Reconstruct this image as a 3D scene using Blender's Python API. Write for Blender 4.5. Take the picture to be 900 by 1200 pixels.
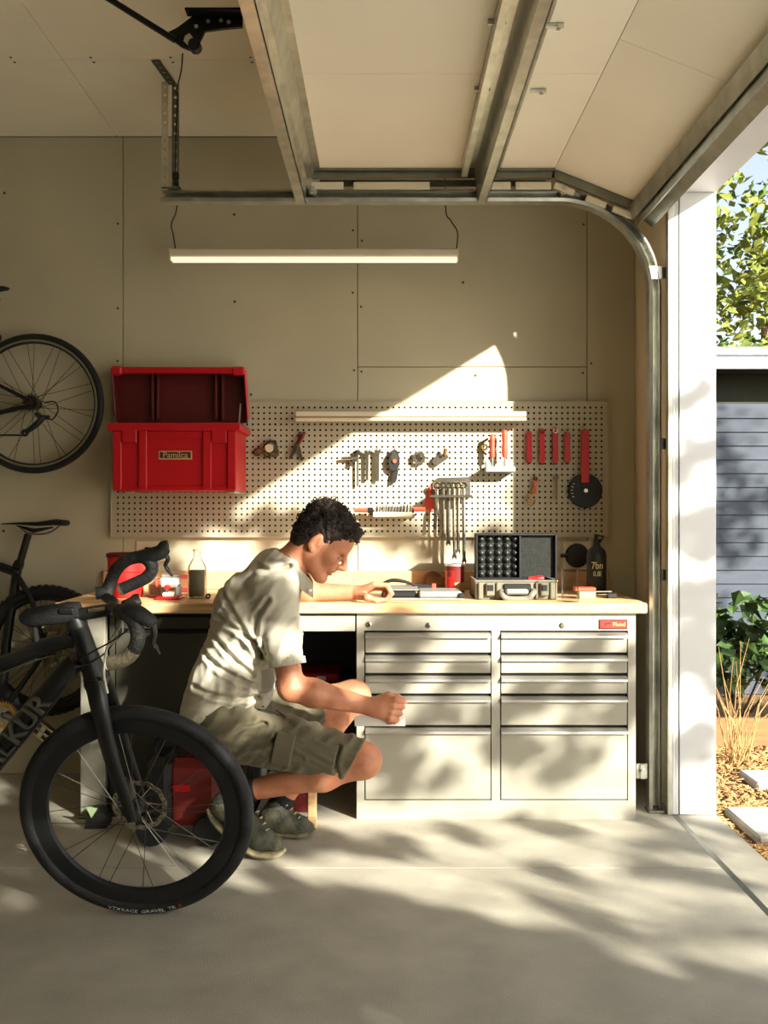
import bpy, bmesh, math, random
import numpy as np
from mathutils import Vector, Matrix, Euler

for o in list(bpy.data.objects):
    bpy.data.objects.remove(o)
SC = bpy.context.scene
COL = SC.collection
rnd = random.Random(7)

# ------------------------------------------------------------------ camera
F, H = 1150.0, 1.19          # focal length in pixels of the 900x1200 frame, eye height
cam = bpy.data.cameras.new('camera')
cam.sensor_fit = 'VERTICAL'
cam.sensor_height = 36.0
cam.lens = F / 1200.0 * 36.0
cam.clip_start = 0.05
cam.clip_end = 200
camo = bpy.data.objects.new('camera', cam)
COL.objects.link(camo)
camo.location = (0, 0, H)
camo.rotation_euler = (math.pi / 2, 0, 0)
SC.camera = camo

# ------------------------------------------------------------------ light
SUN = Vector((-0.85, 1.0, -0.532)).normalized()
sl = bpy.data.lights.new('sun', 'SUN')
sl.energy = 24.0
sl.angle = math.radians(0.75)
sl.color = (1.0, 0.945, 0.85)
so = bpy.data.objects.new('sun', sl)
so.rotation_euler = SUN.to_track_quat('-Z', 'Y').to_euler()
so.location = (6, -6, 6)
COL.objects.link(so)

W = bpy.data.worlds.new('sky')
SC.world = W
W.use_nodes = True
nt = W.node_tree
nt.nodes.clear()
sky = nt.nodes.new('ShaderNodeTexSky')
sky.sky_type = 'NISHITA'
sky.sun_disc = False
sky.sun_elevation = math.radians(24)
sky.sun_rotation = math.atan2(0.85, -1.0)
sky.dust_density = 1.5
hsv = nt.nodes.new('ShaderNodeHueSaturation')
hsv.inputs['Saturation'].default_value = 0.55
bg = nt.nodes.new('ShaderNodeBackground')
bg.inputs['Strength'].default_value = 0.42
wo = nt.nodes.new('ShaderNodeOutputWorld')
nt.links.new(sky.outputs[0], hsv.inputs['Color'])
nt.links.new(hsv.outputs[0], bg.inputs['Color'])
nt.links.new(bg.outputs[0], wo.inputs['Surface'])

vs = SC.view_settings
vs.view_transform = 'Standard'
vs.look = 'None'
vs.gamma = 1.0
vs.use_curve_mapping = False
vs.exposure = -0.5
SC.display_settings.display_device = 'sRGB'

# ------------------------------------------------------------------ helpers
def X(u, Y): return (u - 450.0) * Y / F
def Z(v, Y): return H - (v - 600.0) * Y / F
def P(u, v, Y): return Vector((X(u, Y), Y, Z(v, Y)))

def s2l(c):
    return tuple(((x / 255.0) / 12.92 if x / 255.0 <= 0.04045 else ((x / 255.0 + 0.055) / 1.055) ** 2.4) for x in c)

MATS = {}
def mat(name, rgb, rough=0.6, metal=0.0, var=0.0, vscale=8.0, bump=0.0, bscale=60.0, dark=None,
        trans=0.0, ior=1.45, emit=None, estr=0.0, stretch=None, coat=0.0, spec=0.5, lin=False, sheen=0.0, detail=4.0):
    m = bpy.data.materials.new(name)
    m.use_nodes = True
    N, L = m.node_tree.nodes, m.node_tree.links
    b = N['Principled BSDF']
    c = tuple(rgb) if lin else s2l(rgb)
    b.inputs['Base Color'].default_value = (*c, 1)
    b.inputs['Roughness'].default_value = rough
    b.inputs['Metallic'].default_value = metal
    b.inputs['IOR'].default_value = ior
    b.inputs['Transmission Weight'].default_value = trans
    b.inputs['Coat Weight'].default_value = coat
    b.inputs['Specular IOR Level'].default_value = spec
    b.inputs['Sheen Weight'].default_value = sheen
    tc = N.new('ShaderNodeTexCoord')
    mp = N.new('ShaderNodeMapping')
    if stretch: mp.inputs['Scale'].default_value = stretch
    L.new(tc.outputs['Object'], mp.inputs['Vector'])
    if var > 0:
        n = N.new('ShaderNodeTexNoise')
        n.inputs['Scale'].default_value = vscale
        n.inputs['Detail'].default_value = detail
        L.new(mp.outputs[0], n.inputs['Vector'])
        r = N.new('ShaderNodeValToRGB')
        d = s2l(dark) if dark else tuple(x * (1 - var) for x in c)
        u = tuple(min(1, x * (1 + var * 0.5)) for x in c)
        r.color_ramp.elements[0].position = 0.3
        r.color_ramp.elements[1].position = 0.7
        r.color_ramp.elements[0].color = (*d, 1)
        r.color_ramp.elements[1].color = (*u, 1)
        L.new(n.outputs['Fac'], r.inputs['Fac'])
        L.new(r.outputs['Color'], b.inputs['Base Color'])
    if bump > 0:
        n2 = N.new('ShaderNodeTexNoise')
        n2.inputs['Scale'].default_value = bscale
        n2.inputs['Detail'].default_value = 3
        L.new(mp.outputs[0], n2.inputs['Vector'])
        bp = N.new('ShaderNodeBump')
        bp.inputs['Strength'].default_value = bump
        bp.inputs['Distance'].default_value = 0.01
        L.new(n2.outputs['Fac'], bp.inputs['Height'])
        L.new(bp.outputs[0], b.inputs['Normal'])
    if emit:
        b.inputs['Emission Color'].default_value = (*s2l(emit), 1)
        b.inputs['Emission Strength'].default_value = estr
    MATS[name] = m
    return m

def tag(o, label=None, cat=None, group=None, kind=None):
    if label: o['label'] = label
    if cat: o['category'] = cat
    if group: o['group'] = group
    if kind: o['kind'] = kind
    return o

def thing(name, label, cat, loc=(0, 0, 0), rot=(0, 0, 0), group=None, kind=None):
    o = bpy.data.objects.new(name, None)
    o.empty_display_size = 0.05
    COL.objects.link(o)
    o.location = loc
    o.rotation_euler = rot
    return tag(o, label, cat, group, kind)

def struct(name, label='', loc=(0, 0, 0)):
    o = bpy.data.objects.new(name, None)
    COL.objects.link(o)
    o.location = loc
    o['kind'] = 'structure'
    if label: o['label'] = label
    return o

def frame_of(d):
    d = Vector(d).normalized()
    a = Vector((0, 0, 1)) if abs(d.z) < 0.9 else Vector((1, 0, 0))
    u = d.cross(a).normalized()
    return u, d.cross(u).normalized()

class MB:
    """collects geometry, build() links it as ONE mesh object"""
    def __init__(s): s.v = []; s.f = []
    def add(s, vs, fs):
        n = len(s.v)
        s.v += [tuple(p) for p in vs]
        s.f += [tuple(i + n for i in f) for f in fs]
        return s
    def box(s, x0, x1, y0, y1, z0, z1, b=0.0, M=None):
        if x0 > x1: x0, x1 = x1, x0
        if y0 > y1: y0, y1 = y1, y0
        if z0 > z1: z0, z1 = z1, z0
        if b <= 0:
            vs = [(x, y, z) for x in (x0, x1) for y in (y0, y1) for z in (z0, z1)]
            fs = [(0, 1, 3, 2), (4, 6, 7, 5), (0, 4, 5, 1), (2, 3, 7, 6), (0, 2, 6, 4), (1, 5, 7, 3)]
        else:
            b = min(b, (x1 - x0) * .49, (y1 - y0) * .49, (z1 - z0) * .49)
            bm = bmesh.new()
            vv = {}
            for ix, x in enumerate((x0, x1)):
                for iy, y in enumerate((y0, y1)):
                    for iz, z in enumerate((z0, z1)):
                        sx, sy, sz = (b, -b)[ix], (b, -b)[iy], (b, -b)[iz]
                        vv[ix, iy, iz] = [bm.verts.new(p) for p in ((x, y + sy, z + sz), (x + sx, y, z + sz), (x + sx, y + sy, z))]
            bmesh.ops.convex_hull(bm, input=bm.verts)
            bmesh.ops.dissolve_limit(bm, angle_limit=0.01, verts=bm.verts, edges=bm.edges)
            bm.verts.index_update()
            vs = [v.co.copy() for v in bm.verts]
            fs = [tuple(v.index for v in f.verts) for f in bm.faces]
            bm.free()
        if M is not None: vs = [M @ Vector(p) for p in vs]
        return s.add(vs, fs)
    def tube(s, pts, r, n=10, closed=False, caps=True, flat=1.0, up=None):
        pts = [Vector(p) for p in pts]
        m = len(pts)
        rs = r if isinstance(r, (list, tuple)) else [r] * m
        vs, fs = [], []
        pu = None
        for i, p in enumerate(pts):
            a = pts[(i - 1) % m] if (closed or i > 0) else p
            c = pts[(i + 1) % m] if (closed or i < m - 1) else p
            t = (c - a)
            t = t.normalized() if t.length > 1e-9 else Vector((0, 0, 1))
            if pu is None:
                if up is not None:
                    u = Vector(up) - t * t.dot(Vector(up)); u.normalize()
                else:
                    u = frame_of(t)[0]
            else:
                u = pu - t * pu.dot(t)
                u = u.normalized() if u.length > 1e-6 else frame_of(t)[0]
            pu = u
            w = t.cross(u)
            for k in range(n):
                q = 2 * math.pi * k / n
                vs.append(p + u * (rs[i] * math.cos(q)) + w * (rs[i] * flat * math.sin(q)))
        for i in range(m if closed else m - 1):
            j = (i + 1) % m
            for k in range(n):
                l = (k + 1) % n
                fs.append((i * n + k, i * n + l, j * n + l, j * n + k))
        if caps and not closed:
            fs.append(tuple(range(n - 1, -1, -1)))
            fs.append(tuple((m - 1) * n + k for k in range(n)))
        return s.add(vs, fs)
    def lathe(s, prof, o=(0, 0, 0), d=(0, 0, 1), n=24):
        """prof: list of (radius, height along d); closes where radius is 0"""
        o = Vector(o); d = Vector(d).normalized()
        u, w = frame_of(d)
        vs, fs, idx = [], [], []
        for r, h in prof:
            if r <= 1e-7:
                idx.append([len(vs)]); vs.append(o + d * h)
            else:
                idx.append(list(range(len(vs), len(vs) + n)))
                for k in range(n):
                    q = 2 * math.pi * k / n
                    vs.append(o + d * h + u * (r * math.cos(q)) + w * (r * math.sin(q)))
        for a, b in zip(idx[:-1], idx[1:]):
            if len(a) == 1 and len(b) == 1: continue
            for k in range(n):
                l = (k + 1) % n
                if len(a) == 1: fs.append((a[0], b[l], b[k]))
                elif len(b) == 1: fs.append((a[k], a[l], b[0]))
                else: fs.append((a[k], a[l], b[l], b[k]))
        return s.add(vs, fs)
    def prism(s, poly, off):
        """poly: 3-D outline, extruded by the vector off"""
        poly = [Vector(p) for p in poly]
        off = Vector(off)
        n = len(poly)
        vs = poly + [p + off for p in poly]
        fs = [tuple(range(n - 1, -1, -1)), tuple(range(n, 2 * n))]
        for k in range(n):
            l = (k + 1) % n
            fs.append((k, l, n + l, n + k))
        return s.add(vs, fs)
    def torus(s, c, nrm, R, r, n=48, m=10, flat=1.0):
        c = Vector(c); u, w = frame_of(nrm)
        pts = [c + u * (R * math.cos(2 * math.pi * k / n)) + w * (R * math.sin(2 * math.pi * k / n)) for k in range(n)]
        return s.tube(pts, r, m, closed=True, flat=flat, up=u)
    def ring(s, c, nrm, prof, n=64):
        """prof: closed outline of (radius, offset along nrm) swept round the axis"""
        c = Vector(c); d = Vector(nrm).normalized(); u, w = frame_of(d)
        k = len(prof); vs, fs = [], []
        for i in range(n):
            q = 2 * math.pi * i / n
            e = u * math.cos(q) + w * math.sin(q)
            for r, h in prof: vs.append(c + e * r + d * h)
        for i in range(n):
            j = (i + 1) % n
            for a in range(k):
                b = (a + 1) % k
                fs.append((i * k + a, i * k + b, j * k + b, j * k + a))
        return s.add(vs, fs)
    def ball(s, c, rx, ry=None, rz=None, n=16, m=10):
        ry = ry or rx; rz = rz or rx
        c = Vector(c); vs, fs = [], []
        vs.append(c + Vector((0, 0, rz)))
        for i in range(1, m):
            t = math.pi * i / m
            for k in range(n):
                q = 2 * math.pi * k / n
                vs.append(c + Vector((rx * math.sin(t) * math.cos(q), ry * math.sin(t) * math.sin(q), rz * math.cos(t))))
        vs.append(c - Vector((0, 0, rz)))
        for k in range(n): fs.append((0, 1 + k, 1 + (k + 1) % n))
        for i in range(m - 2):
            for k in range(n):
                a = 1 + i * n
                fs.append((a + k, a + n + k, a + n + (k + 1) % n, a + (k + 1) % n))
        e = len(vs) - 1; a = 1 + (m - 2) * n
        for k in range(n): fs.append((a + k, e, a + (k + 1) % n))
        return s.add(vs, fs)
    def mesh(s, name, m, smooth=False, fix=True):
        me = bpy.data.meshes.new(name)
        me.from_pydata([tuple(p) for p in s.v], [], s.f)
        if fix and len(s.f) < 60000:
            bm = bmesh.new(); bm.from_mesh(me)
            bmesh.ops.recalc_face_normals(bm, faces=bm.faces)
            bm.to_mesh(me); bm.free()
        if m: me.materials.append(MATS[m] if isinstance(m, str) else m)
        if smooth:
            if smooth is True: smooth = 40
            me.shade_smooth()
            try: me.set_sharp_from_angle(angle=math.radians(smooth))
            except Exception: pass
        me.update()
        return me
    def build(s, name, m, parent=None, smooth=False, world=True, fix=True):
        if parent is not None and world:
            l = parent.matrix_basis.translation if parent.parent is None else None
            off = Vector((0, 0, 0)); q = parent
            while q is not None:
                off += Vector(q.location); q = q.parent
            s.v = [tuple(Vector(p) - off) for p in s.v]
        me = s.mesh(name, m, smooth, fix)
        o = bpy.data.objects.new(name, me)
        COL.objects.link(o)
        if parent is not None: o.parent = parent
        return o

def inst(name, me, parent=None, loc=(0, 0, 0), rot=(0, 0, 0)):
    o = bpy.data.objects.new(name, me)
    COL.objects.link(o)
    o.location = loc; o.rotation_euler = rot
    if parent is not None: o.parent = parent
    return o

def copy_tree(o, parent=None):
    c = o.copy(); COL.objects.link(c); c.parent = parent
    for ch in [x for x in bpy.data.objects if x.parent == o]: copy_tree(ch, c)
    return c

def text_part(name, s, size, m, parent, M, ext=0.0008, world=True, squash=1.0):
    cu = bpy.data.curves.new('lettering', 'FONT')
    cu.body = s; cu.size = size; cu.extrude = ext; cu.align_x = 'CENTER'; cu.align_y = 'CENTER'
    cu.resolution_u = 3
    t = bpy.data.objects.new('lettering_tmp', cu); COL.objects.link(t)
    bpy.context.view_layer.update()
    dg = bpy.context.evaluated_depsgraph_get()
    me = bpy.data.meshes.new_from_object(t.evaluated_get(dg))
    bpy.data.objects.remove(t)
    me.transform(Matrix.Diagonal((squash, 1, 1, 1)))
    if parent is not None and world:
        off = Vector((0, 0, 0)); q = parent
        while q is not None: off += Vector(q.location); q = q.parent
        M = Matrix.Translation(-off) @ M
    me.transform(M)
    me.materials.clear(); me.materials.append(MATS[m])
    o = bpy.data.objects.new(name, me); COL.objects.link(o)
    if parent is not None: o.parent = parent
    return o

FRONT = Matrix.Rotation(math.pi / 2, 4, 'X')      # text facing the camera (-Y)

def bez(p, n=8):
    """Catmull-Rom through points"""
    p = [Vector(q) for q in p]
    out = []
    for i in range(len(p) - 1):
        a = p[max(i - 1, 0)]; b = p[i]; c = p[i + 1]; d = p[min(i + 2, len(p) - 1)]
        for k in range(n):
            t = k / n
            out.append(0.5 * ((2 * b) + (c - a) * t + (2 * a - 5 * b + 4 * c - d) * t * t + (3 * b - a - 3 * c + d) * t ** 3))
    out.append(p[-1])
    return out

# ------------------------------------------------------------------ materials
mat('drywall', (184, 176, 150), 0.85, var=0.07, vscale=2.5, bump=0.06, bscale=220)
mat('wall_gap', (70, 62, 46), 0.9)
mat('ceiling_paint', (244, 238, 218), 0.85, var=0.05, vscale=2.0, bump=0.05, bscale=250)
mat('stub_wall', (216, 204, 178), 0.8, var=0.06, vscale=3)
mat('white_trim', (206, 208, 208), 0.5, var=0.03, vscale=4)
mat('concrete', (176, 171, 153), 0.66, var=0.16, vscale=6, bump=0.25, bscale=240, detail=9)
mat('bounce_concrete', (216, 211, 197), 0.75, var=0.1, vscale=4, bump=0.2, bscale=200)  # kept light so the added slab outside reflects more sun
mat('joint', (66, 62, 54), 0.9)
mat('screw', (84, 76, 60), 0.5, metal=0.5)
mat('galv', (206, 206, 196), 0.34, metal=1.0, var=0.22, vscale=14, stretch=(1, 1, 1))
mat('galv_dark', (132, 132, 120), 0.42, metal=1.0, var=0.2, vscale=18)
mat('door_skin', (242, 236, 216), 0.6, var=0.05, vscale=2, bump=0.05, bscale=300)
mat('black_metal', (24, 26, 22), 0.45, metal=0.3, var=0.2, vscale=30)
mat('black_plastic', (22, 23, 22), 0.5, var=0.2, vscale=25)
mat('black_rubber', (26, 27, 27), 0.75, var=0.2, vscale=40, bump=0.3, bscale=160)
mat('cord', (40, 36, 28), 0.6)
mat('lamp_white', (214, 204, 178), 0.5, var=0.04)
mat('lamp_tube', (255, 240, 214), 0.4, emit=(255, 238, 206), estr=1.3)
mat('chip_ground', (150, 118, 78), 0.95, var=0.4, vscale=30, dark=(80, 60, 38), bump=0.8, bscale=60)
mat('chip', (214, 172, 112), 0.9, var=0.4, vscale=9, dark=(120, 84, 50))
mat('grass_ground', (86, 92, 52), 0.95, var=0.4, vscale=4)
mat('stone', (196, 192, 178), 0.85, var=0.14, vscale=9, bump=0.2, bscale=90)
mat('timber', (140, 102, 62), 0.8, var=0.25, vscale=6, stretch=(1, 8, 8), bump=0.2, bscale=30)
mat('siding', (62, 70, 80), 0.75, var=0.12, vscale=5, stretch=(1, 5, 5))
mat('dark_wall', (52, 56, 46), 0.9, var=0.3, vscale=3)  # on the shed, shade under the eave is put into this colour
mat('fascia', (226, 230, 238), 0.5, var=0.04, vscale=3)
mat('roof', (110, 108, 104), 0.8, var=0.2, vscale=8)
mat('leaf_green', (96, 118, 44), 0.55, var=0.5, vscale=3, dark=(52, 76, 26))
mat('leaf_yellow', (134, 138, 58), 0.55, var=0.5, vscale=4, dark=(84, 98, 34))
mat('leaf_low', (74, 98, 42), 0.55, var=0.5, vscale=12, dark=(34, 56, 22))
mat('bark', (104, 84, 62), 0.9, var=0.4, vscale=12, bump=0.5, bscale=40)
mat('dry_stalk', (196, 156, 100), 0.9, var=0.3, vscale=9)

# ------------------------------------------------------------------ room shell
YW = 4.457; YJ = 3.859; XI = 1.141; XO = 1.302; ZC = 2.895; ZH = 2.448
XL = -3.1; YR = -2.4; YN = -1.1
YC = 3.802; BT = 0.839        # cabinet fronts, bench top height

def panels(parent, name, rects, m, plane, at, th, gap=0.0016):
    """flat boards lying on a wall or ceiling; each its own mesh"""
    for (a0, a1, b0, b1) in rects:
        mb = MB()
        a0 += gap; a1 -= gap; b0 += gap; b1 -= gap
        if plane == 'y': mb.box(a0, a1, at, at + th, b0, b1, 0.0015)
        elif plane == 'z': mb.box(a0, a1, b0, b1, at, at + th, 0.0015)
        mb.build(name, m, parent)

fl = struct('floor')
MB().box(XL - .15, XO + .015, YR - .15, YW + .15, -0.2, -0.03).build('joint_base', 'joint', fl)
YJT = 1368.5 / 417
for (a0, a1, b0, b1) in ((XL, XI, YJT, YW), (XL, XI, YR, YJT)):
    MB().box(a0 + .002, a1 - .003, b0 + .0021, b1 - .0021, -0.1, 0).build('slab', 'concrete', fl)
MB().box(XI + .003, XO + .012, YR, YJ + .6, -0.1, -0.004, 0.003).build('apron', 'concrete', fl)
MB().box(XI - .012, XI + .012, YN, YJ - .002, -0.02, 0.0005, 0.001).build('threshold_strip', 'galv_dark', fl)

wb = struct('wall_back')
MB().box(XL - .15, XO, YW + .012, YW + .16, 0, ZC + .2).build('backing', 'wall_gap', wb)
xs = [XL, -2.25, -1.186, -0.12, 0.9225, XI]
rects = []
for i in range(5):
    if i == 3:
        rects += [(xs[3], xs[4], 1.849, ZC), (xs[3], xs[4], 0, 1.849)]
    else:
        rects.append((xs[i], xs[i + 1], 0, ZC))
panels(wb, 'panel', rects, 'drywall', 'y', YW, 0.0125)
sc = MB()
for x in (-2.25, -1.186, -0.12, 0.9225):
    for s in (-1, 1):
        for z in np.arange(0.25, 2.85, 0.31):
            if rnd.random() < 0.75:
                sc.lathe([(0, 0), (0.0055, 0), (0.0055, -.0012), (0, -.0015)], (x + s * (0.016 + rnd.random() * .01), YW, z + rnd.random() * .08), (0, 1, 0), 8)
for x in (-1.7, -.65, .4):
    for z in (0.5, 1.1, 1.75, 2.2, 2.6):
        sc.lathe([(0, 0), (0.0065, 0), (0.0065, -.0012), (0, -.0015)], (x + rnd.uniform(-.05, .05), YW, z + rnd.uniform(-.1, .1)), (0, 1, 0), 8)
tag(sc.build('screw_heads', 'screw', wb), kind='stuff')

ce = struct('ceiling')
MB().box(XL - .15, XO, YR - .15, YW + .15, ZC + .0125, ZC + .2).build('backing', 'wall_gap', ce)
rects = []
cx = [XL, -1.213, 0.0, XI]; cy = [YR, -.2, 1.4, 2.55, 3.70, YW]
for i in range(3):
    for j in range(5): rects.append((cx[i], cx[i + 1], cy[j], cy[j + 1]))
panels(ce, 'panel', rects, 'ceiling_paint', 'z', ZC, 0.0125)
sc = MB()
for y in (3.70, 2.55):
    for s in (-1, 1):
        for x in np.arange(-2.9, 1.1, 0.3):
            sc.lathe([(0, 0), (0.0055, 0), (0.0055, .0012), (0, .0015)], (x, y + s * .02, ZC), (0, 0, -1), 8)
tag(sc.build('screw_heads', 'screw', ce), kind='stuff')

wl = struct('wall_left')
MB().box(XL - .15, XL, YR - .15, YW + .15, 0, ZC).build('panel', 'drywall', wl)
wr = struct('wall_rear')
MB().box(XL, XO, YR - .15, YR, 0, ZC).build('panel', 'drywall', wr)

wg = struct('wall_right')
MB().box(XI, XO - .012, YJ + .015, YW + .012, 0, ZC).build('stub', 'stub_wall', wg)
MB().box(XI, XO - .012, YN, YJ + .015, ZH + .012, ZC).build('header', 'stub_wall', wg)
MB().box(XI, XO - .012, YR, YN, 0, ZC).build('stub', 'stub_wall', wg)
MB().box(XO - .012, XO, YJ + .015, YW + .16, 0, ZC + .2).build('outer_cladding', 'siding', wg)
MB().box(XO - .012, XO, YR, YN - .015, 0, ZC + .2).build('outer_cladding', 'siding', wg)
MB().box(XO - .012, XO, YN - .015, YJ + .015, ZH + .012, ZC + .2).build('outer_cladding', 'siding', wg)

t1 = struct('trim_1', 'white jamb board of the door opening')
MB().box(XI + .006, XO + .004, YJ, YJ + .014, 0, ZH, .002).build('jamb_board', 'white_trim', t1)
MB().box(XI - .010, XI + .006, YJ + .0, YJ + .03, 0, ZH, .002).build('stop_strip', 'white_trim', t1)
MB().box(XI + .018, XI + .022, YJ - .004, YJ, 0, ZH - .01, .001).build('seal_strip', 'galv_dark', t1)
t2 = struct('trim_2', 'white soffit board over the door opening')
MB().box(XI - .010, XO + .004, YN, YJ + .014, ZH, ZH + .014, .002).build('soffit_board', 'white_trim', t2)
t3 = struct('trim_3', 'white jamb board at the near end of the opening')
MB().box(XI + .006, XO + .004, YN - .014, YN, 0, ZH, .002).build('jamb_board', 'white_trim', t3)

# roof edge above the opening (outside)
# ------------------------------------------------------------------ outside
gd = struct('ground')
MB().box(XO + .012, 22, -20, 24, -0.35, -0.035).build('mulch_bed', 'chip_ground', gd)

MB().box(XO + .016, 9.0, -9.0, 3.0, -0.2, -0.02).build('bounce_slab', 'bounce_concrete', gd)  # unseen slab added outside to bounce sunlight up to the ceiling

def chips(n, x0, x1, y0, y1, seed, zmax=.02):
    r = random.Random(seed); mb = MB()
    for i in range(n):
        x = x0 + (x1 - x0) * r.random() ** 1.3; y = r.uniform(y0, y1)
        if any(a - .03 < x < b + .03 and c - .03 < y < d + .03 for a, b, c, d in STONES): continue
        l = r.uniform(.012, .045); w = r.uniform(.004, .012); a = r.uniform(0, 6.28); ti = r.uniform(-.5, .5)
        M = Matrix.Translation((x, y, -0.03 + r.random() * zmax)) @ Matrix.Rotation(a, 4, 'Z') @ Matrix.Rotation(ti, 4, 'Y')
        mb.box(-l / 2, l / 2, -w / 2, w / 2, -.0015, .0015, M=M)
    return mb
STONES = []
for (u0, v0, v1) in ((868, 952, 988), (876, 908, 924)):
    ya = (H + .02) * F / (v1 - 600); yb = (H + .02) * F / (v0 - 600); xa = X(u0, (ya + yb) / 2); STONES.append((xa, xa + .55, ya, yb))
tag(chips(9000, XO + .02, 2.6, 3.02, 5.06, 3).build('wood_chips', 'chip'), 'pale golden wood chips covering the ground outside the door', 'wood chips', kind='stuff')

def slab_stone(u0, v0, u1, v1, label):
    y0 = (H + .02) * F / (v1 - 600); y1 = (H + .02) * F / (v0 - 600)
    x0 = X(u0, (y0 + y1) / 2)
    o = thing('stepping_stone', label, 'stepping stone', (x0, y0, -.035), group='stepping stones in the wood chips')
    mb = MB(); mb.box(x0, x0 + .55, y0, y1, -.035, .004, .008)
    mb.build('slab', 'stone', o)
slab_stone(868, 952, 900, 988, 'pale concrete stepping stone nearest the garage threshold')
slab_stone(876, 908, 900, 924, 'pale concrete stepping stone farther off towards the timber edging')

YE = 5.1
te = thing('timber_edging', 'long sawn timber board edging the planting bed outside', 'garden edging', (1.6, YE, 0))
MB().box(1.35, 5.0, YE, YE + .05, -.04, .115, .004).build('board', 'timber', te)
MB().box(2.9, 2.96, YE + .05, YE + .11, -.04, .13, .004).build('stake', 'timber', te)

YF = 6.6
fe = thing('lap_siding_fence', 'blue-grey horizontal lap siding fence behind the planting bed', 'fence', (2.5, YF, 0))
nb = 21
bd = MB()
bd.prism([(-1.6, 0, 0), (-1.6, -.022, 0), (-1.6, -.008, .096), (-1.6, 0, .096)], (4.4, 0, 0))
me = bd.mesh('board', 'siding')
for i in range(nb):
    inst('board', me, fe, (0, 0, -.03 + i * .0925))
MB().box(.85, 5.35, YF + .001, YF + .04, -.03, 1.93).build('backing', 'dark_wall', fe)

YN2 = 8.6
nb_ = thing('neighbour_shed', 'shed with shade-darkened wall beyond the fence and a bright white fascia', 'shed', (3.4, YN2, 0))
MB().box(1.2, 7.5, YN2 + .5, YN2 + .6, -.03, Z(432, YN2) + .05).build('wall', 'dark_wall', nb_)
MB().box(1.0, 7.8, YN2, YN2 + .03, Z(432, YN2), Z(411, YN2), .004).build('fascia_board', 'fascia', nb_)
MB().box(1.0, 7.8, YN2 - .05, YN2, Z(416, YN2), Z(409.5, YN2), .01).build('gutter', 'fascia', nb_)
MB().box(1.0, 7.8, YN2 + .03, YN2 + .5, Z(432, YN2) + .02, Z(432, YN2) + .03).build('soffit', 'dark_wall', nb_)
MB().prism([(1.0, YN2, Z(410, YN2)), (1.0, YN2 + 2.5, Z(410, YN2) + .25), (1.0, YN2 + 2.5, Z(410, YN2) + .3), (1.0, YN2, Z(410, YN2) + .03)], (6.8, 0, 0)).build('roof', 'roof', nb_)

def leaves(mb, r, c, rad, n, size, flat=1.0):
    for i in range(n):
        while True:
            p = Vector((r.uniform(-1, 1), r.uniform(-1, 1), r.uniform(-1, 1)))
            if p.length <= 1: break
        p = Vector(c) + Vector((p.x * rad, p.y * rad, p.z * rad * flat))
        M = Euler((r.uniform(-1, 1), r.uniform(-1, 1), r.uniform(0, 6.28))).to_matrix()
        s = size * r.uniform(.6, 1.3); w = s * .34
        q = [Vector((-s * .5, 0, 0)), Vector((-s * .1, w, s * .08)), Vector((s * .5, 0, -s * .05)), Vector((-s * .1, -w, s * .08))]
        vs = [p + M @ k for k in q]
        mb.add(vs, [(0, 1, 2), (0, 2, 3)])

def tree(name, label, base, height, clusters, lsize, nleaf, leafmat, seed, cat='tree', trunk_r=.11):
    r = random.Random(seed)
    t = thing(name, label, cat, base)
    b = Vector(base); top = b + Vector((0, 0, height * .72))
    tr = MB(); tr.tube(bez([b, b + Vector((.06, .05, height * .3)), top], 6), [trunk_r * (1 - .05 * i) for i in range(13)], 10)
    tr.build('trunk', 'bark', t, smooth=True)
    br = MB(); lf = MB()
    for k, (c, rad) in enumerate(clusters):
        c = Vector(c)
        s = b.lerp(top, r.uniform(.45, 1.0))
        if k % 45 == 0:
            br.tube(bez([s, s.lerp(c, .5) + Vector((r.uniform(-.1, .1), r.uniform(-.1, .1), .12)), c], 4), [.013 - .0012 * i for i in range(9)], 5)
        leaves(lf, r, c, rad, nleaf, lsize, .7)
    tag(br.build('branches', 'bark', t, smooth=True), kind='stuff')
    tag(lf.build('foliage', leafmat, t, fix=False), kind='stuff')
    return t

# trees in view beyond the shed
r = random.Random(21)
cl = [((4.6 + r.gauss(0, 1.0), 12.4 + r.uniform(-.8, .8), r.uniform(3.0, 7.0)), .5) for i in range(40)]
tree('maple_tree', 'green and yellow broadleaf tree rising behind the white fascia', (4.9, 12.4, -.03), 6.0, cl, .17, 45, 'leaf_yellow', 5)
cl = [((5.6 + r.gauss(0, .8), 15.5 + r.uniform(-.8, .8), r.uniform(2.6, 6.5)), .5) for i in range(22)]
tree('maple_tree', 'darker green tree farther back behind the yellowing one', (6.0, 15.5, -.03), 6.0, cl, .18, 40, 'leaf_green', 6)
cl = [((9.9 + r.uniform(-1.6, 1.6), 13.0 + r.uniform(-1, 1), r.uniform(2.8, 6.8)), .55) for i in range(55)]
tree('maple_tree', 'broad green tree standing well to the right behind the shed', (9.9, 13.0, -.03), 6.2, cl, .18, 40, 'leaf_green', 14)
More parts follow.
